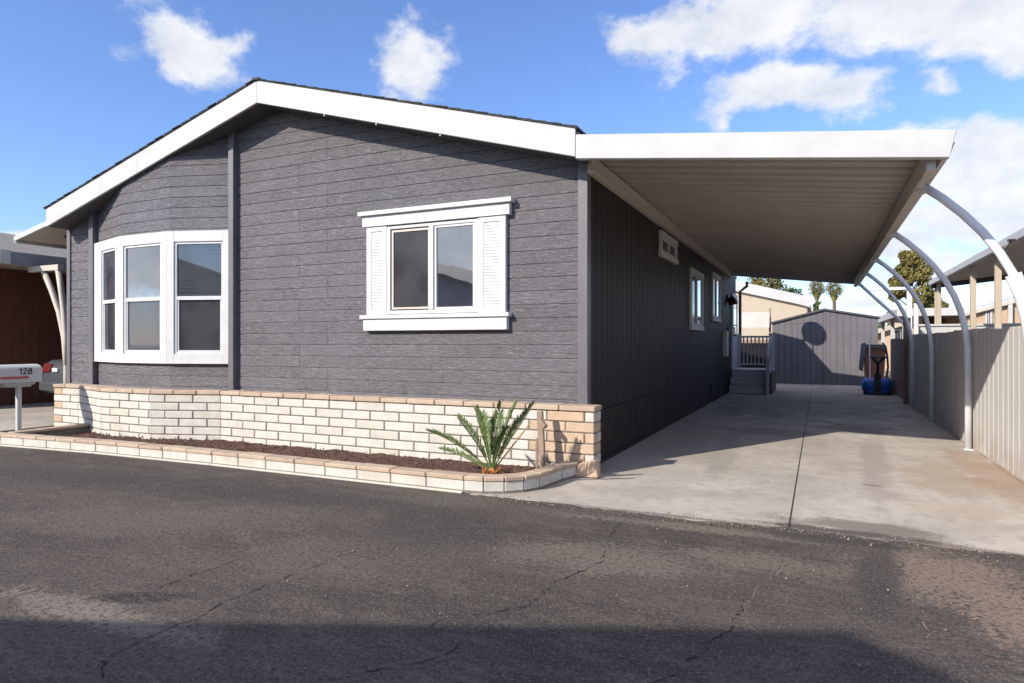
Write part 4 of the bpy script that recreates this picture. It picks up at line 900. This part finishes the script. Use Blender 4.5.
w = MB(); w.hexa([(-.95, 21.7, 2.03), (.47, 21.7, 2.03), (.47, 22.0, 2.68), (-.95, 22.0, 2.68)], [(-.95, 21.75, 2.03), (.47, 21.75, 2.03), (.47, 22.05, 2.68), (-.95, 22.05, 2.68)]); w.build('panel', M['pan'], wa)
w = MB(); w.box(.44, .52, 21.98, 22.06, 0, 2.85); w.box(-1.0, -.92, 21.98, 22.06, 0, 2.85); w.build('post', M['wood'], wa)
w = MB(); w.box(-.9, .42, 22.3, 22.36, 0, 1.55); w.build('rail_panel', M['wood'], wa)

# ------------------------------------------------------------------ houses across the road (their shade and reflections)
a_ = gable_house('cream_house', 'cream gabled house across the road whose shade lies on the asphalt', -5.9, 2.9, -18, -10.7, 2.95, 4.60, M['beige'], M['shingle'], M['white'], over=.3)
b_ = gable_house('grey_house', 'grey gabled house across the road mirrored in the window panes', -15.2, -6.9, -18, -10.7, 2.95, 4.35, M['lead'], M['shingle'], M['white'], over=.3)

# ------------------------------------------------------------------ trees
def leaf_cloud(mb, clumps, n, size, rnd):
    for _ in range(n):
        c, r = rnd.choice(clumps); 
        while True:
            q = Vector((rnd.uniform(-1, 1), rnd.uniform(-1, 1), rnd.uniform(-1, 1)))
            if .35 < q.length < 1: break
        p = Vector(c) + Vector((q.x * r, q.y * r, q.z * r * .8)); a = Vector((rnd.gauss(0, 1), rnd.gauss(0, 1), rnd.gauss(0, 1))).normalized(); b = a.orthogonal().normalized(); s = size * rnd.uniform(.6, 1.3)
        c2 = a.cross(b); mb.face([p - b * s, p - c2 * s * .45, p + b * s, p + c2 * s * .45])
def tree(name, label, x, y, h, cr, mat, seed, n=3500, size=.10, base=.35, conic=.0):
    rnd = random.Random(seed); t = thing(name, (x, y, 0), label, 'tree')
    w = MB(); w.tube([(x, y, -.05), (x + .05, y, h * .3), (x - .04, y, h * .6), (x, y, h * .92)], [.20, .15, .10, .03], 10)
    cl = []
    for k in range(46):
        z = h * (base + (1 - base) * (k + rnd.random()) / 46); f = (z / h - base) / (1 - base)
        rad = cr * (1 - conic * f) * (.35 + .75 * math.sin(math.pi * min(1, .18 + .8 * f)))
        a = rnd.uniform(0, 6.28); d = rad * rnd.uniform(.3, 1); c = (x + math.cos(a) * d, y + math.sin(a) * d, z); cl.append((c, cr * rnd.uniform(.22, .36)))
        w.tube([(x, y, z * .8), c], [.05, .015], 6)
    w.build('trunk', M['bark'], t); w = MB(); leaf_cloud(w, cl, n, size, rnd); w.build('crown', mat, t)
tree('broadleaf_tree', 'tall olive-green tree behind the long carport', 7.5, 40, 6.9, 1.55, M['leaf_tree'], 3, 15000, .12, .28, .30)
tree('broadleaf_tree', 'small green tree seen between the posts of the flat carport', 12.0, 30, 4.6, 1.3, M['leaf_green'], 5, 2500, .12)
tree('broadleaf_tree', 'leafy green treetop above the white rake board of the beige house', -2.6, 58, 7.4, 2.6, M['leaf_tree'], 8, 4000, .18)
tree('broadleaf_tree', 'small dark treetop left of the two fan palms', .1, 62, 6.6, 1.2, M['leaf_green'], 9, 1800, .16)
tree('broadleaf_tree', 'low green bush beyond the brown fence panels', 6.4, 46, 2.6, 1.4, M['leaf_green'], 11, 1800, .12, .1)
tree('broadleaf_tree', 'slim dark shrub behind the right end of the white rake board', 2.2, 45, 4.3, .6, M['leaf_green'], 12, 900, .12, .2)
def fan_palm(label, x, y, h, seed):
    rnd = random.Random(seed); t = thing('fan_palm', (x, y, 0), label, 'palm', 'fan palms beyond the shed')
    w = MB(); w.tube([(x, y, -.05), (x + .05, y, h * .5), (x, y, h)], [.26, .16, .15], 10); w.build('trunk', M['bark'], t); w = MB()
    for k in range(1500):
        a = rnd.uniform(0, 6.28); e = math.asin(rnd.uniform(-1, 1)); d = Vector((math.cos(a) * math.cos(e), math.sin(a) * math.cos(e), math.sin(e) * 1.05)); q = Vector((x, y, h + .1)) + d * rnd.uniform(.25, .78) * (1 + .12 * math.sin(5 * a + 3 * e))
        f = (d + Vector((rnd.gauss(0, .4), rnd.gauss(0, .4), rnd.gauss(0, .4)))).normalized(); tip = q + f * rnd.uniform(.14, .26) - Vector((0, 0, .03)); n_ = f.orthogonal().normalized() * .035; m_ = q.lerp(tip, .5); w.face([q, m_ - n_, tip, m_ + n_])
    for k in range(420):
        a = rnd.uniform(0, 6.28); z = rnd.uniform(-.9, -.3); r = .42 * (1 + (z + .3)); p = Vector((x + math.cos(a) * r * rnd.random(), y + math.sin(a) * r * rnd.random(), h + z)); w.face([p, p + Vector((.05, 0, -.2)), p + Vector((.0, .03, -.45)), p + Vector((-.05, 0, -.2))])
    w.build('crown', M['leaf_fan'], t)
fan_palm('left one of two shaggy fan palms rising behind the shed', 2.1, 70, 7.2, 1); fan_palm('right one of two shaggy fan palms rising behind the shed', 3.75, 70, 7.0, 2)
